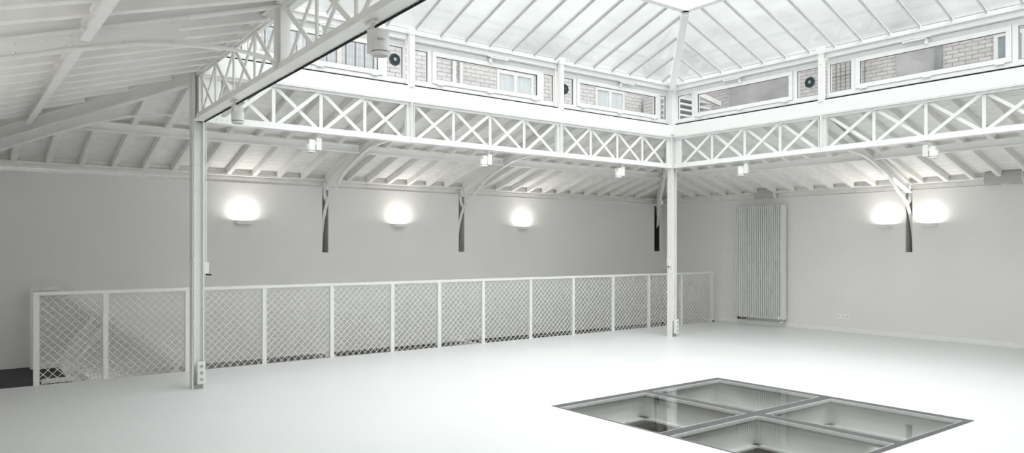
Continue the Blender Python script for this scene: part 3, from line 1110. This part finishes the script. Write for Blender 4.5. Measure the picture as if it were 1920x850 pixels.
# flat lantern top light
g = MB().box(XL + SC, XR - SC, YF + SC, YB - SC, zroof(SC) + 0.10, zroof(SC) + 0.108)
root = thing('window_14', (XL + SC, YF + SC, zroof(SC)), 'flat glazed top of the lantern', 'glass roof', None, 'structure')
g.build('pane', M['roofglass'], root)
b = MB()
for i in range(1, 9):
    y = YF + SC + (YB - YF - 2 * SC) * i / 9
    b.beam((XL + SC, y, zroof(SC) + 0.08), (XR - SC, y, zroof(SC) + 0.08), 0.04, 0.05)
b.build('glazing_bar', M['alu'], root)


# ---- round vent fans in the fixed panes
def vent(c, n, label, stub=False):
    root = thing('vent_fan', c, label, 'ventilator', 'round ventilators in the clerestory panes')
    n = Vector(n)
    C = Vector(c)
    R = 0.082
    b = MB()
    b.lathe([(R, 0.0), (R, 0.012), (R * 0.9, 0.022), (R * 0.82, 0.022), (R * 0.8, 0.010), (R * 0.1, 0.008)], C, n, 32)
    b.build('housing', M['fan'], root, smooth=True)
    b = MB()
    for r_ in (0.70, 0.54, 0.38):
        b.lathe([(R * r_, 0.010), (R * r_, 0.019), (R * r_ - 0.006, 0.019), (R * r_ - 0.006, 0.010)], C, n, 32)
    s = n.cross(Vector((0, 0, 1)))
    for k in range(6):
        a = math.pi * k / 6
        d = s * math.cos(a) + Vector((0, 0, 1)) * math.sin(a)
        b.beam(C - d * R * 0.8 + n * 0.014, C + d * R * 0.8 + n * 0.014, 0.004, 0.006, up=tuple(n))
    b.build('grille', M['fan'], root)
    b = MB()
    b.lathe([(R * 0.28, 0.012), (R * 0.28, 0.026), (R * 0.2, 0.030)], C, n, 20)
    b.build('hub', M['metal'] if not stub else M['fan'], root, smooth=True)
    if stub:
        b = MB()
        b.tube([C + n * 0.02, C - s * -0.06 + n * 0.03, C - s * -0.105 + n * 0.03 + Vector((0, 0, -0.005))], 0.018, 10)
        b.build('pull_handle', M['fan'], root, smooth=True)


vent((4.755, YB + 0.096, 4.055), (0, -1, 0), 'round dark ventilator in the back clerestory, right of the hanging spotlight')
vent((7.755, YB + 0.096, 4.055), (0, -1, 0), 'round dark ventilator half hidden behind a post of the back clerestory', True)
vent((XR + 0.096, 6.09, 4.035), (-1, 0, 0), 'round black ventilator in the right clerestory')

# ------------------------------------------------------------------ mesh railing
RAILH = 1.057
RY0 = 9.875
PX = [0.84, 1.535, 2.45, 3.42, 4.38, 5.34, 6.16, 7.0, 7.99, 8.97, 9.97, 10.95, 11.92, 12.90]
ry = lambda x: RY0 + 0.05 - 0.004 * (x - 0.84)


def mesh_wires(b, x0, x1, z0, z1, pitch, r, P):
    """diamond mesh in the rectangle, P(x, z, o) -> 3D"""
    w, h = x1 - x0, z1 - z0
    k = pitch
    n = int((w + h) / k) + 2
    for i in range(n):
        c = i * k
        # rising: z - x = c - w
        a = c - w
        xa, za = (0, a) if a >= 0 else (-a, 0)
        xb, zb = (w, w + a) if w + a <= h else (h - a, h)
        if xb > xa + 0.004: b.beam(P(x0 + xa, z0 + za, 0.0), P(x0 + xb, z0 + zb, 0.0), r, r, up=(0.3, 1, 0.1))
        # falling: z + x = c
        xa, za = (0, c) if c <= h else (c - h, h)
        xb, zb = (c, 0) if c <= w else (w, c - w)
        if xb > xa + 0.004 and zb < za: b.beam(P(x0 + xa, z0 + za, r * 0.9), P(x0 + xb, z0 + zb, r * 0.9), r, r, up=(0.3, 1, 0.1))


root = thing('mesh_railing', (PX[0], ry(PX[0]), 0), 'long white railing with diamond wire mesh in front of the back wall', 'railing')
b = MB()
b.beam((PX[0] - 0.03, ry(PX[0]), RAILH - 0.02), (PX[-1] + 0.03, ry(PX[-1]), RAILH - 0.02), 0.05, 0.04)
b.build('top_rail', M['bright'], root, bevel=0.004)
for i, x in enumerate(PX):
    w = 0.055 if 0 < i < len(PX) - 1 else 0.06
    b = MB()
    b.box(x - w / 2, x + w / 2, ry(x) - 0.022, ry(x) + 0.010, -0.25 if i else 0.0, RAILH - 0.04)
    b.build('post', M['bright'], root)
for x0, x1 in zip(PX, PX[1:]):
    b = MB()
    P = lambda x, z, o: (x, ry(x) + 0.016 + o, z)
    mesh_wires(b, x0 + 0.02, x1 - 0.02, -0.12, RAILH - 0.045, 0.0935, 0.0062, P)
    b.beam((x0, ry(x0) + 0.018, -0.13), (x1, ry(x1) + 0.018, -0.13), 0.02, 0.03)
    b.build('mesh_panel', M['bright'], root)
b = MB().box(PX[-1] + 0.0, PX[-1] + 0.05, ry(PX[-1]) - 0.025, ry(PX[-1]) + 0.02, 0.0, 0.025)
o = b.build('foot', M['black'], root)
o['label'] = 'small black foot at the far end'

# stair rail beside the wall, following the flight down
YS = 11.34
root = thing('stair_railing', (0.914, YS, 0), 'sloping white mesh stair railing seen through the left end of the long railing', 'railing')
SL = 0.737
ang = math.atan(SL)
ux, uz = math.cos(ang), -math.sin(ang)          # down the slope
nx, nz = -math.sin(ang), -math.cos(ang)         # perpendicular, downwards
b = MB()
b.beam((0.89, YS, 1.03), (1.20, YS, 1.03), 0.04, 0.045)
b.beam((1.19, YS, 1.035), (1.19 + 4.3 * ux, YS, 1.035 + 4.3 * uz), 0.046, 0.05)
b.build('top_rail', M['bright'], root)
b = MB()
b.box(0.892, 0.935, YS - 0.018, YS + 0.018, -0.002, 1.008)
b.build('post', M['bright'], root)
b = MB()
Hh = 0.83
b.beam((0.93, YS, 0.05), (1.19 + 0.06, YS, 0.04), 0.03, 0.05)
cx, cz = 1.22, 0.045
b.beam((cx, YS, cz), (cx + 2.6 * ux, YS, cz + 2.6 * uz), 0.034, 0.05)
b.build('bottom_rail', M['bright'], root)
for s in (0.585, 0.76, 1.9, 2.08):
    tx, tz = 1.19 + s * ux, 1.035 + s * uz
    b = MB()
    b.beam((tx, YS, tz), (tx + Hh * nx, YS, tz + Hh * nz), 0.026, 0.05, up=(0.5, 0, -0.5))
    b.build('post', M['bright'], root)


def clipped_mesh(poly, pitch, r_, y, ang_):
    """wires at +-45 degrees to the slope, clipped to a convex polygon in the XZ plane"""
    b = MB()
    for k_, a in enumerate((ang_ + math.pi / 4, ang_ - math.pi / 4)):
        dx, dz = math.cos(a), math.sin(a)
        ox, oz = -dz, dx
        hs = [p[0] * ox + p[1] * oz for p in poly]
        q = math.ceil(min(hs) / pitch) * pitch
        while q < max(hs):
            ts = []
            for (xa, za), (xb, zb_) in zip(poly, poly[1:] + poly[:1]):
                ha, hb = xa * ox + za * oz - q, xb * ox + zb_ * oz - q
                if ha * hb < 0:
                    f_ = ha / (ha - hb)
                    ts.append((xa + (xb - xa) * f_) * dx + (za + (zb_ - za) * f_) * dz)
            if len(ts) == 2 and abs(ts[0] - ts[1]) > 0.01:
                yy = y + k_ * r_ * 0.9
                b.beam((q * ox + min(ts) * dx, yy, q * oz + min(ts) * dz), (q * ox + max(ts) * dx, yy, q * oz + max(ts) * dz), r_, r_, up=(0.3, 1, 0.1))
            q += pitch
    return b


def sp(s_, q):
    return (1.19 + s_ * ux + q * nx, 1.035 + s_ * uz + q * nz)


clipped_mesh([(0.93, 0.07), (0.93, 1.01), (1.19, 1.01), sp(0.585, 0.0), sp(0.585, Hh), (1.21, 0.07)], 0.045, 0.005, YS, -ang).build('mesh_panel', M['wire'], root)
for s0, s1 in ((0.76, 1.9), (2.08, 3.1)):
    clipped_mesh([sp(s0, 0.0), sp(s1, 0.0), sp(s1, Hh), sp(s0, Hh)], 0.045, 0.005, YS, -ang).build('mesh_panel', M['wire'], root)

# stair flight
root = thing('stair_flight', (STX, 10.7, 0), 'dark stair treads going down behind the left end of the mesh railing', 'stairs')
for k in range(1, 9):
    b = MB()
    x0 = STX + 0.30 + 0.255 * (k - 1)
    b.box(x0 - 0.02, x0 + 0.27, 10.05, 11.26, -0.188 * k - 0.04, -0.188 * k)
    b.build('tread', M['landing'], root)
b = MB().box(STX, STX + 0.30, 10.02, 11.3, -0.06, -0.004)
b.build('landing_board', M['landing'], root)
for y in (10.02, 11.28):
    b = MB()
    b.prism([(STX, y, 0.05), (STX + 0.33, y, 0.05), (STX + 0.33 + 2.4, y, 0.05 - 2.4 * SL), (STX + 0.33 + 2.4, y, -0.02 - 2.4 * SL), (STX + 0.30, y, -0.02), (STX, y, -0.02)], (0, 0.03, 0))
    b.build('stringer', M['bright'], root)

# white joists crossing the stairwell below the floor
for x, lab in ((4.91, 'white joist crossing the stairwell below the railing, left one'), (7.62, 'white joist crossing the stairwell below the railing, right one')):
    b = MB()
    b.box(x, x + 0.07, ST0, YW + 0.35, -0.175, -0.162)
    b.box(x + 0.028, x + 0.042, ST0, YW + 0.35, -0.30, -0.175)
    b.box(x, x + 0.07, ST0, YW + 0.35, -0.313, -0.30)
    tag(b.build('stairwell_joist', M['bright'], origin=(x, ST0, -0.3)), lab, 'joist', 'joists in the stairwell')
struct(MB().box(XA, XW + 0.1, YW + 0.36, YW + 0.41, -3.2, -0.175).build('wall_stairwell', M['wall']), 'grey lower wall of the stairwell', 'wall')

# small dark junction seen through the mesh
root = thing('cable_outlet', (XW - 0.02, 11.44, -0.23), 'small dark outlet low in the far room corner, seen through the railing mesh', 'outlet')
MB().box(XW - 0.035, XW, 11.40, 11.46, -0.27, -0.16).build('body', M['metal'], root, bevel=0.004)
MB().box(XW - 0.04, XW, 11.465, 11.50, -0.29, -0.15).build('clip', M['black'], root, bevel=0.004)

# ------------------------------------------------------------------ wall lamps
def sconce(c, n, label):
    root = thing('wall_lamp', c, label, 'wall lamp', 'white uplight boxes on the walls')
    C = Vector(c)
    n = Vector(n)
    u = Vector((1, 0, 0)) if abs(n.y) > 0.5 else Vector((0, 1, 0))
    w, d, h, th = 0.23, 0.11, 0.055, 0.006
    b = MB()
    z = Vector((0, 0, 1))
    b.beam(C - u * (w / 2 - th) + n * d / 2 - z * (h - th) / 2, C + u * (w / 2 - th) + n * d / 2 - z * (h - th) / 2, d - 2 * th - 0.002, th)
    b.beam(C - u * w / 2 + n * (d - th / 2), C + u * w / 2 + n * (d - th / 2), th, h)
    b.beam(C - u * w / 2 + n * (th / 2 + 0.001), C + u * w / 2 + n * (th / 2 + 0.001), th, h)
    for s in (-1, 1):
        b.beam(C + u * s * (w / 2 - th / 2) + n * (th + 0.001), C + u * s * (w / 2 - th / 2) + n * (d - th), th, h)
    b.build('housing', M['plastic'], root)
    b = MB()
    b.beam(C - u * (w / 2 - 0.02) + n * d * 0.5 - z * 0.004, C + u * (w / 2 - 0.02) + n * d * 0.5 - z * 0.004, 0.05, 0.008)
    b.build('diffuser', M['lamp'], root)
    ld = bpy.data.lights.new('uplight', 'AREA')
    ld.shape = 'RECTANGLE'
    ld.size = 0.14
    ld.size_y = 0.03
    ld.energy = 4.6
    ld.color = (1.0, 0.97, 0.93)
    lo = bpy.data.objects.new('uplight', ld)
    COL.objects.link(lo)
    lo.parent = root
    lo.location = n * 0.082 + z * 0.0285
    lo.rotation_euler = (math.pi, 0, 0 if abs(n.y) > 0.5 else math.pi / 2)
    return root


for x, lab in ((3.645, 'white box wall lamp on the back wall, leftmost, right of the near column'), (6.335, 'white box wall lamp on the back wall between the two narrow slots'),
               (9.10, 'white box wall lamp on the back wall, rightmost, left of the corner column')):
    sconce((x, YW, 1.950), (0, -1, 0), lab)
for y_, q_ in ((3.9, 'third'), (5.2, 'second'), (6.9, 'first')):  # out-of-view lamps added to brighten the upper-left ceiling
    sconce((XA, y_, 1.945), (1, 0, 0), 'added white box lamp on the unseen left wall, %s from the far corner' % q_)
sconce((XW, 6.36, 1.945), (-1, 0, 0), 'white box wall lamp on the right wall, left of the forked bracket')
sconce((XW, 5.63, 1.945), (-1, 0, 0), 'white box wall lamp on the right wall, right of the forked bracket')


# ------------------------------------------------------------------ spotlights under the girders
def spotlight(p, u, label, letter=False):
    """p: track point under the chord; u: direction from gear box to lamp head"""
    root = thing('spotlight', p, label, 'spotlight', 'white track spotlights under the girders')
    P = Vector(p)
    u = Vector(u).normalized()
    z = Vector((0, 0, 1))
    s = u.cross(z)
    b = MB()
    b.beam(P - u * 0.07 - z * 0.008, P + u * 0.05 - z * 0.008, 0.034, 0.016)
    b.tube([P - z * 0.015, P - z * 0.05], 0.011, 10)
    b.build('track_adapter', M['plastic'], root)
    b = MB()
    b.beam(P - z * 0.05, P - z * 0.20, 0.045, 0.07, up=tuple(u))
    b.build('gear_box', M['plastic'], root, bevel=0.003)
    C = P + u * 0.098 - z * 0.235
    b = MB()
    R = 0.056
    b.lathe([(R * 0.9, 0.0), (R, 0.004), (R, 0.02)], C, (0, 0, 1), 28)
    b.lathe([(R * 0.955, 0.02), (R * 0.955, 0.025)], C, (0, 0, 1), 28)
    b.lathe([(R, 0.025), (R, 0.10), (R * 0.97, 0.103)], C, (0, 0, 1), 28)
    b.beam(C + z * 0.1, C + z * 0.155, 0.085, 0.07, up=tuple(u))
    b.beam(C + z * 0.12 - u * 0.03, C + z * 0.12 - u * 0.07, 0.03, 0.04)
    head = b.build('lamp_head', M['plastic'], root, smooth=True)
    b = MB()
    b.lathe([(R * 0.965, 0.0195), (R * 0.965, 0.0255)], C, (0, 0, 1), 28)
    b.build('shadow_joint', M['black'], head)
    b = MB()
    b.lathe([(R * 0.78, -0.001), (R * 0.78, 0.003)], C, (0, 0, 1), 24)
    b.build('lens', M['socket'], head)
    if letter:
        f = Vector((-0.35, -0.94, 0)).normalized()
        cu = bpy.data.curves.new('lettering', 'FONT')
        cu.body = 'ERCO'
        cu.size = 0.018
        cu.align_x = 'CENTER'
        cu.extrude = 0.0006
        cu.materials.append(M['socket'])
        tmp = bpy.data.objects.new('lettering', cu)
        COL.objects.link(tmp)
        bpy.context.view_layer.update()
        me = bpy.data.meshes.new_from_object(tmp.evaluated_get(bpy.context.evaluated_depsgraph_get()))
        bpy.data.objects.remove(tmp)
        to = bpy.data.objects.new('lettering', me)
        COL.objects.link(to)
        to.parent = head
        to.location = (C + f * (R + 0.0008) + z * 0.082) - Vector(p)
        to.rotation_euler = (math.pi / 2, 0, math.atan2(f.x, -f.y))
    return root


X1, X2 = (1, 0, 0), (0, 1, 0)
spotlight((3.655, YB, ZB - 0.002), (-1, 0, 0), 'white track spotlight under the back girder, left one')
spotlight((6.231, YB, ZB - 0.002), (-1, 0, 0), 'white track spotlight under the back girder, middle one')
spotlight((8.958, YB, ZB - 0.002), (-1, 0, 0), 'white track spotlight under the back girder, nearest the corner column')
spotlight((XR, 7.132, ZB - 0.002), (0, 1, 0), 'white track spotlight under the right girder, near the corner column')
spotlight((XR, 4.402, ZB - 0.002), (0, -1, 0), 'white track spotlight under the right girder, nearest the right edge')
spotlight((left_x(7.0), 7.16, ZB - 0.002), (0, -1, 0), 'white cylinder spotlight under the end-on left girder, beside the near column')
spotlight((left_x(4.1), 4.15, ZB - 0.002), (0, -1, 0), 'large white cylinder spotlight hanging top left in front of the clerestory', True)

# ------------------------------------------------------------------ radiator
RX0, RX1 = XW - 0.20, XW - 0.055
Yr0, Yr1 = 8.305, 9.375
z0, z1 = 0.15, 2.405
root = thing('radiator', (XW - 0.1, 8.8, 0.0), 'tall white tubular radiator on the right wall', 'radiator')
n = 25
proto = None
for k in range(n):
    y = Yr0 + 0.02 + (Yr1 - Yr0 - 0.04) * k / (n - 1)
    if proto is None:
        b = MB()
        for j in range(5):
            x = RX0 + 0.012 + (RX1 - RX0 - 0.024) * j / 4
            b.tube([(x, y, z0), (x, y, z1)], 0.0125, 10)
        b.box(RX0 + 0.014, RX1 - 0.012, y - 0.0095, y + 0.0095, z0 + 0.004, z1 - 0.004)
        proto = b.build('section', M['rad'], root, origin=(RX0, y, z0), smooth=True)
        base = proto.location.copy()
        py = y
    else:
        c = proto.copy()
        COL.objects.link(c)
        c.parent = root
        c.location = base + Vector((0, y - py, 0))
for nm, za, zb_ in (('header', z0 + 0.012, z0 + 0.045), ('header', z1 - 0.045, z1 - 0.012), ('spacer_bar', 1.268, 1.284)):
    MB().box(RX0 + (0.05 if nm == 'header' else 0.016), RX1 - 0.03, Yr0 + 0.01, Yr1 - 0.01, za, zb_).build(nm, M['rad'] if nm == 'header' else M['socket'], root)
b = MB()
for j in range(5):
    x = RX0 + 0.012 + (RX1 - RX0 - 0.024) * j / 4
    b.tube([(x, Yr0 - 0.008, z0), (x, Yr0 - 0.008, z1)], 0.0145, 10)
b.build('end_cover', M['rad'], root, smooth=True)
for y in (Yr0 + 0.25, Yr1 - 0.25):
    for z in (0.4, 2.1):
        MB().box(RX1 - 0.02, XW, y - 0.02, y + 0.02, z, z + 0.04).build('wall_bracket', M['rad'], root)
b = MB()
yv = Yr0 + 0.03
b.tube([(RX0 + 0.07, yv, z0), (RX0 + 0.07, yv, z0 - 0.05)], 0.013, 12)
b.tube([(RX0 + 0.07, yv, z0 - 0.055), (XW, yv - 0.02, z0 - 0.06)], 0.010, 12)
b.lathe([(0.02, 0), (0.022, 0.01), (0.02, 0.05), (0.015, 0.07)], (RX0 + 0.06, yv, z0 - 0.057), (-1, 0.25, 0), 16)
b.lathe([(0.03, 0), (0.03, 0.03), (0.02, 0.045)], (RX0 - 0.01, yv, z0 + 0.03), (-1, 0, 0), 18)
b.build('valve', M['plastic'], root, smooth=True)
b = MB()
yv = Yr1 - 0.05
b.lathe([(0.02, 0), (0.024, 0.02), (0.02, 0.05)], (RX0 + 0.05, yv, z0 - 0.055), (0, 0, 1), 14)
b.tube([(RX0 + 0.05, yv, z0 - 0.03), (RX0 + 0.05, yv - 0.06, z0 - 0.04), (XW, yv - 0.08, z0 - 0.04)], 0.010, 10)
o = b.build('drain_valve', M['iron'], root, smooth=True)
o['label'] = 'dark drain valve'
root = thing('thermostat', (XW, 9.86, 1.52), 'small round white thermostat with a thin cable left of the radiator', 'thermostat')
b = MB()
b.lathe([(0.045, 0), (0.045, 0.015), (0.04, 0.025), (0.028, 0.026), (0.026, 0.05), (0.02, 0.055)], (XW, 9.86, 1.52), (-1, 0, 0), 24)
b.build('dial', M['plastic'], root, smooth=True)
b = MB()
b.tube([(XW - 0.005, 9.82, 1.52), (XW - 0.005, 9.40, 1.518), (XW - 0.08, 9.37, 1.518)], 0.005, 8)
b.build('cable', M['plastic'], root)

root = thing('wall_socket', (XW, 7.16, 0.29), 'white triple wall socket low on the right wall, right of the radiator', 'socket')
MB().box(XW - 0.012, XW, 7.045, 7.275, 0.25, 0.332).build('plate', M['faceplate'], root, bevel=0.003)
for k in range(3):
    y = 7.238 - 0.077 * k
    b = MB()
    if k < 2:
        b.box(XW - 0.014, XW - 0.011, y - 0.014, y + 0.014, 0.285, 0.301)
    else:
        b.box(XW - 0.014, XW - 0.011, y - 0.010, y + 0.010, 0.276, 0.301)
    b.build('outlet', M['socket'], root)


# ------------------------------------------------------------------ loudspeakers on the ledge of the right wall
def speaker(y0, y1, label):
    root = thing('loudspeaker', (XW - 0.03, (y0 + y1) / 2, ZW), label, 'speaker', 'white loudspeakers on the right wall')
    x = XW - 0.10
    pf = [(x + 0.012, 0.0), (x - 0.018, 0.05), (x - 0.028, 0.10), (x - 0.024, 0.15), (x - 0.008, 0.195), (x + 0.075, 0.11), (x + 0.065, 0.0)]
    b = MB()
    b.prism([(q, y0 + 0.012, ZW + h + 0.003) for q, h in pf], (0, y1 - y0 - 0.024, 0))
    b.build('grille', M['speaker'], root)
    for y in (y0, y1 - 0.012):
        b = MB()
        b.prism([(q - 0.004 if i < 5 else q, y, ZW + h * 1.02 + 0.001) for i, (q, h) in enumerate(pf)], (0, 0.012, 0))
        b.build('end_cheek', M['plastic'], root)
    b = MB()
    b.box(x + 0.02, XW + 0.045, (y0 + y1) / 2 - 0.04, (y0 + y1) / 2 + 0.04, ZW, ZW + 0.05)
    b.build('wall_bracket', M['plastic'], root)


speaker(8.525, 9.01, 'white loudspeaker on the wall top above the radiator')
speaker(4.24, 4.785, 'larger looking white loudspeaker on the wall top at the right edge')

# ------------------------------------------------------------------ walk-on floor light
XM, YM = 6.05, 4.13
root = thing('floor_light', ((SX0 + SX1) / 2, (SY0 + SY1) / 2, 0), 'walk-on glass floor panel of four panes in dark steel frame', 'floor window')
fw = 0.10
b = MB()
b.box(SX0, SX1, SY0, SY0 + 0.06, -0.05, 0.002)
b.box(SX0, SX1, SY1 - fw, SY1, -0.05, 0.002)
b.box(SX0, SX0 + 0.022, SY0 + 0.06, SY1 - fw, -0.05, 0.002)
b.box(SX1 - fw, SX1, SY0 + 0.06, SY1 - fw, -0.05, 0.002)
b.build('frame', M['steel'], root)
MB().box(XM - 0.06, XM + 0.06, SY0 + 0.06, SY1 - fw, -0.05, 0.0015).build('cross_bar', M['steel'], root)
MB().box(SX0 + 0.022, SX1 - fw, YM - 0.06, YM + 0.06, -0.05, 0.001).build('cross_bar', M['steel'], root)
for xa, xb in ((SX0 + 0.022, XM - 0.06), (XM + 0.06, SX1 - fw)):
    for ya, yb in ((SY0 + 0.06, YM - 0.06), (YM + 0.06, SY1 - fw)):
        g = MB().box(xa + 0.005, xb - 0.005, ya + 0.005, yb - 0.005, -0.006, 0.0005)
        g.build('pane', M['floorglass'], root)
        b = MB()
        for q in ((xa, xb, ya, ya + 0.005), (xa, xb, yb - 0.005, yb), (xa, xa + 0.005, ya, yb), (xb - 0.005, xb, ya, yb)):
            b.box(*q, -0.03, 0.001)
        o = b.build('pane_seal', M['bright'], root)
        o['label'] = 'white seal line around a pane'
# white steel beams and lining below the glass
b = MB()
d0, d1 = -0.29, -0.05
th = 0.012
for q in ((SX0 + 0.002, SX1 - 0.002, SY0 + 0.002, SY0 + th), (SX0 + 0.002, SX1 - 0.002, SY1 - th, SY1 - 0.002), (SX0 + 0.002, SX0 + th, SY0 + th, SY1 - th), (SX1 - th, SX1 - 0.002, SY0 + th, SY1 - th)):
    b.box(*q, d0, -0.055)
for q in ((SX0 + th, SX1 - th, SY0 + th, SY0 + 0.12), (SX0 + th, SX1 - th, SY1 - 0.12, SY1 - th), (SX0 + th, SX0 + 0.12, SY0 + 0.12, SY1 - 0.12), (SX1 - 0.12, SX1 - th, SY0 + 0.12, SY1 - 0.12)):
    b.box(*q, d0, d0 + 0.018)
for q in ((SX0 + th, SX1 - th, SY0 + th, SY0 + 0.034), (SX0 + th, SX1 - th, SY1 - 0.034, SY1 - th), (SX0 + th, SX0 + 0.034, SY0 + 0.034, SY1 - 0.034), (SX1 - 0.034, SX1 - th, SY0 + 0.034, SY1 - 0.034)):
    b.box(*q, -0.15, -0.056)
struct(b.build('trim_well', M['lining']), 'white lining of the well below the glass floor', 'trim')
for q, lab in (((XM - 0.008, XM + 0.008, SY0, SY1), 'white steel beam under the glass floor, along its length'), ((SX0, SX1, YM - 0.008, YM + 0.008), 'white steel beam under the glass floor, across it')):
    b = MB()
    b.box(*q, d0, -0.052)
    if q[1] - q[0] < 0.1: b.box(q[0] - 0.07, q[1] + 0.07, q[2], q[3], d0, d0 + 0.018)
    else: b.box(q[0], q[1], q[2] - 0.07, q[3] + 0.07, d0, d0 + 0.018)
    tag(b.build('well_beam', M['lining'], origin=(q[0], q[2], d0)), lab, 'beam', 'beams under the glass floor')
# storey below
b = slab_with_holes(1.0, 12.0, -1.5, 9.5, [(SX0, SX1, SY0, SY1)], -0.36, -0.305)
struct(b.build('ceiling_lower', M['wall']), 'ceiling of the storey below the glass floor', 'ceiling')
struct(MB().box(1.0, 13.3, -1.5, 11.6, -3.25, -3.2).build('floor_lower', M['lowwood']), 'brown floor of the storey below', 'floor')
b = MB()
b.box(0.9, 1.0, -1.5, 9.5, -3.2, -0.36)
b.box(12.0, 12.1, -1.5, 9.5, -3.2, -0.36)
b.box(1.0, 12.0, 9.5, 9.6, -3.2, -0.36)
b.box(1.0, 12.0, -1.6, -1.5, -3.2, -0.36)
struct(b.build('wall_lower', M['lowwood']), 'walls of the storey below', 'wall')
for x, y, lab in ((4.2, 7.2, 'added fill light in the storey below, left of the glass floor'), (8.3, 6.3, 'added fill light in the storey below, behind the glass floor')):  # unseen lamps added to brighten the storey under the glass
    root = thing('fill_downlight', (x, y, -0.36), lab, 'fill light', 'added fill lights of the storey below')
    MB().lathe([(0.12, 0.0), (0.12, -0.02), (0.10, -0.025)], (x, y, -0.36), (0, 0, 1), 20).build('trim_ring', M['plastic'], root)
    ld = bpy.data.lights.new('fill_downlight_lamp', 'AREA')
    ld.shape = 'DISK'; ld.size = 0.2; ld.energy = 50
    lo = bpy.data.objects.new('fill_downlight_lamp', ld)
    COL.objects.link(lo); lo.parent = root; lo.location = (0, 0, -0.05)

# ------------------------------------------------------------------ neighbouring buildings seen through the clerestory
def facade_window(root, a, z0, w, h, axis, pos, inside, leaves=2):
    """a: left coordinate along the facade; pos: facade plane; inside material"""
    def bx(b, p0, p1, o0, o1, q0, q1):
        if axis == 'x': b.box(p0, p1, pos + o0, pos + o1, q0, q1)
        else: b.box(pos + o0, pos + o1, p0, p1, q0, q1)
    b = MB()
    bx(b, a, a + 0.07, -0.03, 0.02, z0, z0 + h)
    bx(b, a + w - 0.07, a + w, -0.03, 0.02, z0, z0 + h)
    bx(b, a + 0.07, a + w - 0.07, -0.03, 0.02, z0, z0 + 0.07)
    bx(b, a + 0.07, a + w - 0.07, -0.03, 0.02, z0 + h - 0.07, z0 + h)
    for k in range(1, leaves):
        bx(b, a + w * k / leaves - 0.05, a + w * k / leaves + 0.05, -0.03, 0.02, z0 + 0.07, z0 + h - 0.07)
    f = b.build('window', M['outframe'], root)
    b = MB()
    bx(b, a + 0.05, a + w - 0.05, -0.005, 0.0, z0 + 0.05, z0 + h - 0.05)
    b.build('curtain', inside, f)


YN = 13.0
root = thing('brick_building', (6, YN, 0), 'grey brick building seen through the back clerestory', 'building')
MB().box(-6, 16.2, YN, YN + 2.0, -0.5, 5.85).build('wall', M['brickA'], root, origin=(6, YN, 0))
facade_window(root, 9.55, 4.25, 1.02, 1.19, 'x', YN, M['curtain'])
facade_window(root, 12.5, 4.4, 1.0, 1.06, 'x', YN, M['curtain'])
facade_window(root, 4.35, 4.3, 2.3, 1.5, 'x', YN, M['curtain'], 3)
b = MB()
for k in range(12):
    x = 4.45 + k * 0.19
    b.box(x, x + 0.02, YN - 0.12, YN - 0.10, 4.3, 5.6)
b.box(4.35, 6.65, YN - 0.12, YN - 0.10, 4.9, 4.93)
b.build('balustrade', M['iron'], root)
for x in (8.43, 8.60):
    MB().tube([(x, YN - 0.05, 3.5), (x, YN - 0.05, 5.84)], 0.045, 12).build('drainpipe', M['outframe'], root)
XN = 16.4
root = thing('brick_building', (XN, 5, 0), 'brownish brick building seen through the right clerestory', 'building')
MB().box(XN, XN + 2, -4, 13.5, -0.5, 6.1).build('wall', M['brickB'], root, origin=(XN, 5, 0))
MB().box(XN - 0.06, XN, 10.25, 11.95, 3.5, 6.0).build('rendered_panel', M['render'], root)
MB().box(XN - 0.05, XN, 6.86, 7.67, 3.5, 6.0).build('rendered_panel', M['render'], root)
facade_window(root, 4.75, 4.35, 1.05, 1.4, 'y', XN, M['darkglass'], 2)
MB().box(XN - 0.09, XN, 6.74, 6.855, 3.5, 6.05).build('pilaster', M['steel'], root)
b = MB()
for k in range(8):
    y = 8.25 + k * 0.11
    b.box(XN - 0.25, XN - 0.235, y, y + 0.015, 4.6, 5.9)
for z in (4.75, 5.1, 5.45, 5.8):
    b.box(XN - 0.25, XN - 0.235, 8.2, 9.1, z, z + 0.015)
b.build('iron_trellis', M['iron'], root)
root = thing('outside_stair', (14.8, 12.2, 4.0), 'white sloping stair seen through the corner clerestory pane', 'stairs')
for k in range(6):
    MB().box(14.2 + 0.0 * k, 15.6, 12.0, 12.4, 4.55 + 0.14 * k, 4.60 + 0.14 * k).build('step', M['outframe'], root)
b = MB()
b.beam((14.0, 11.98, 5.62), (16.0, 11.98, 5.30), 0.06, 0.12)
b.build('handrail', M['outframe'], root)
b = MB().box(14.1, 16.2, 12.4, 12.9, -0.5, 5.4)
b.build('wall', M['brickA'], root)
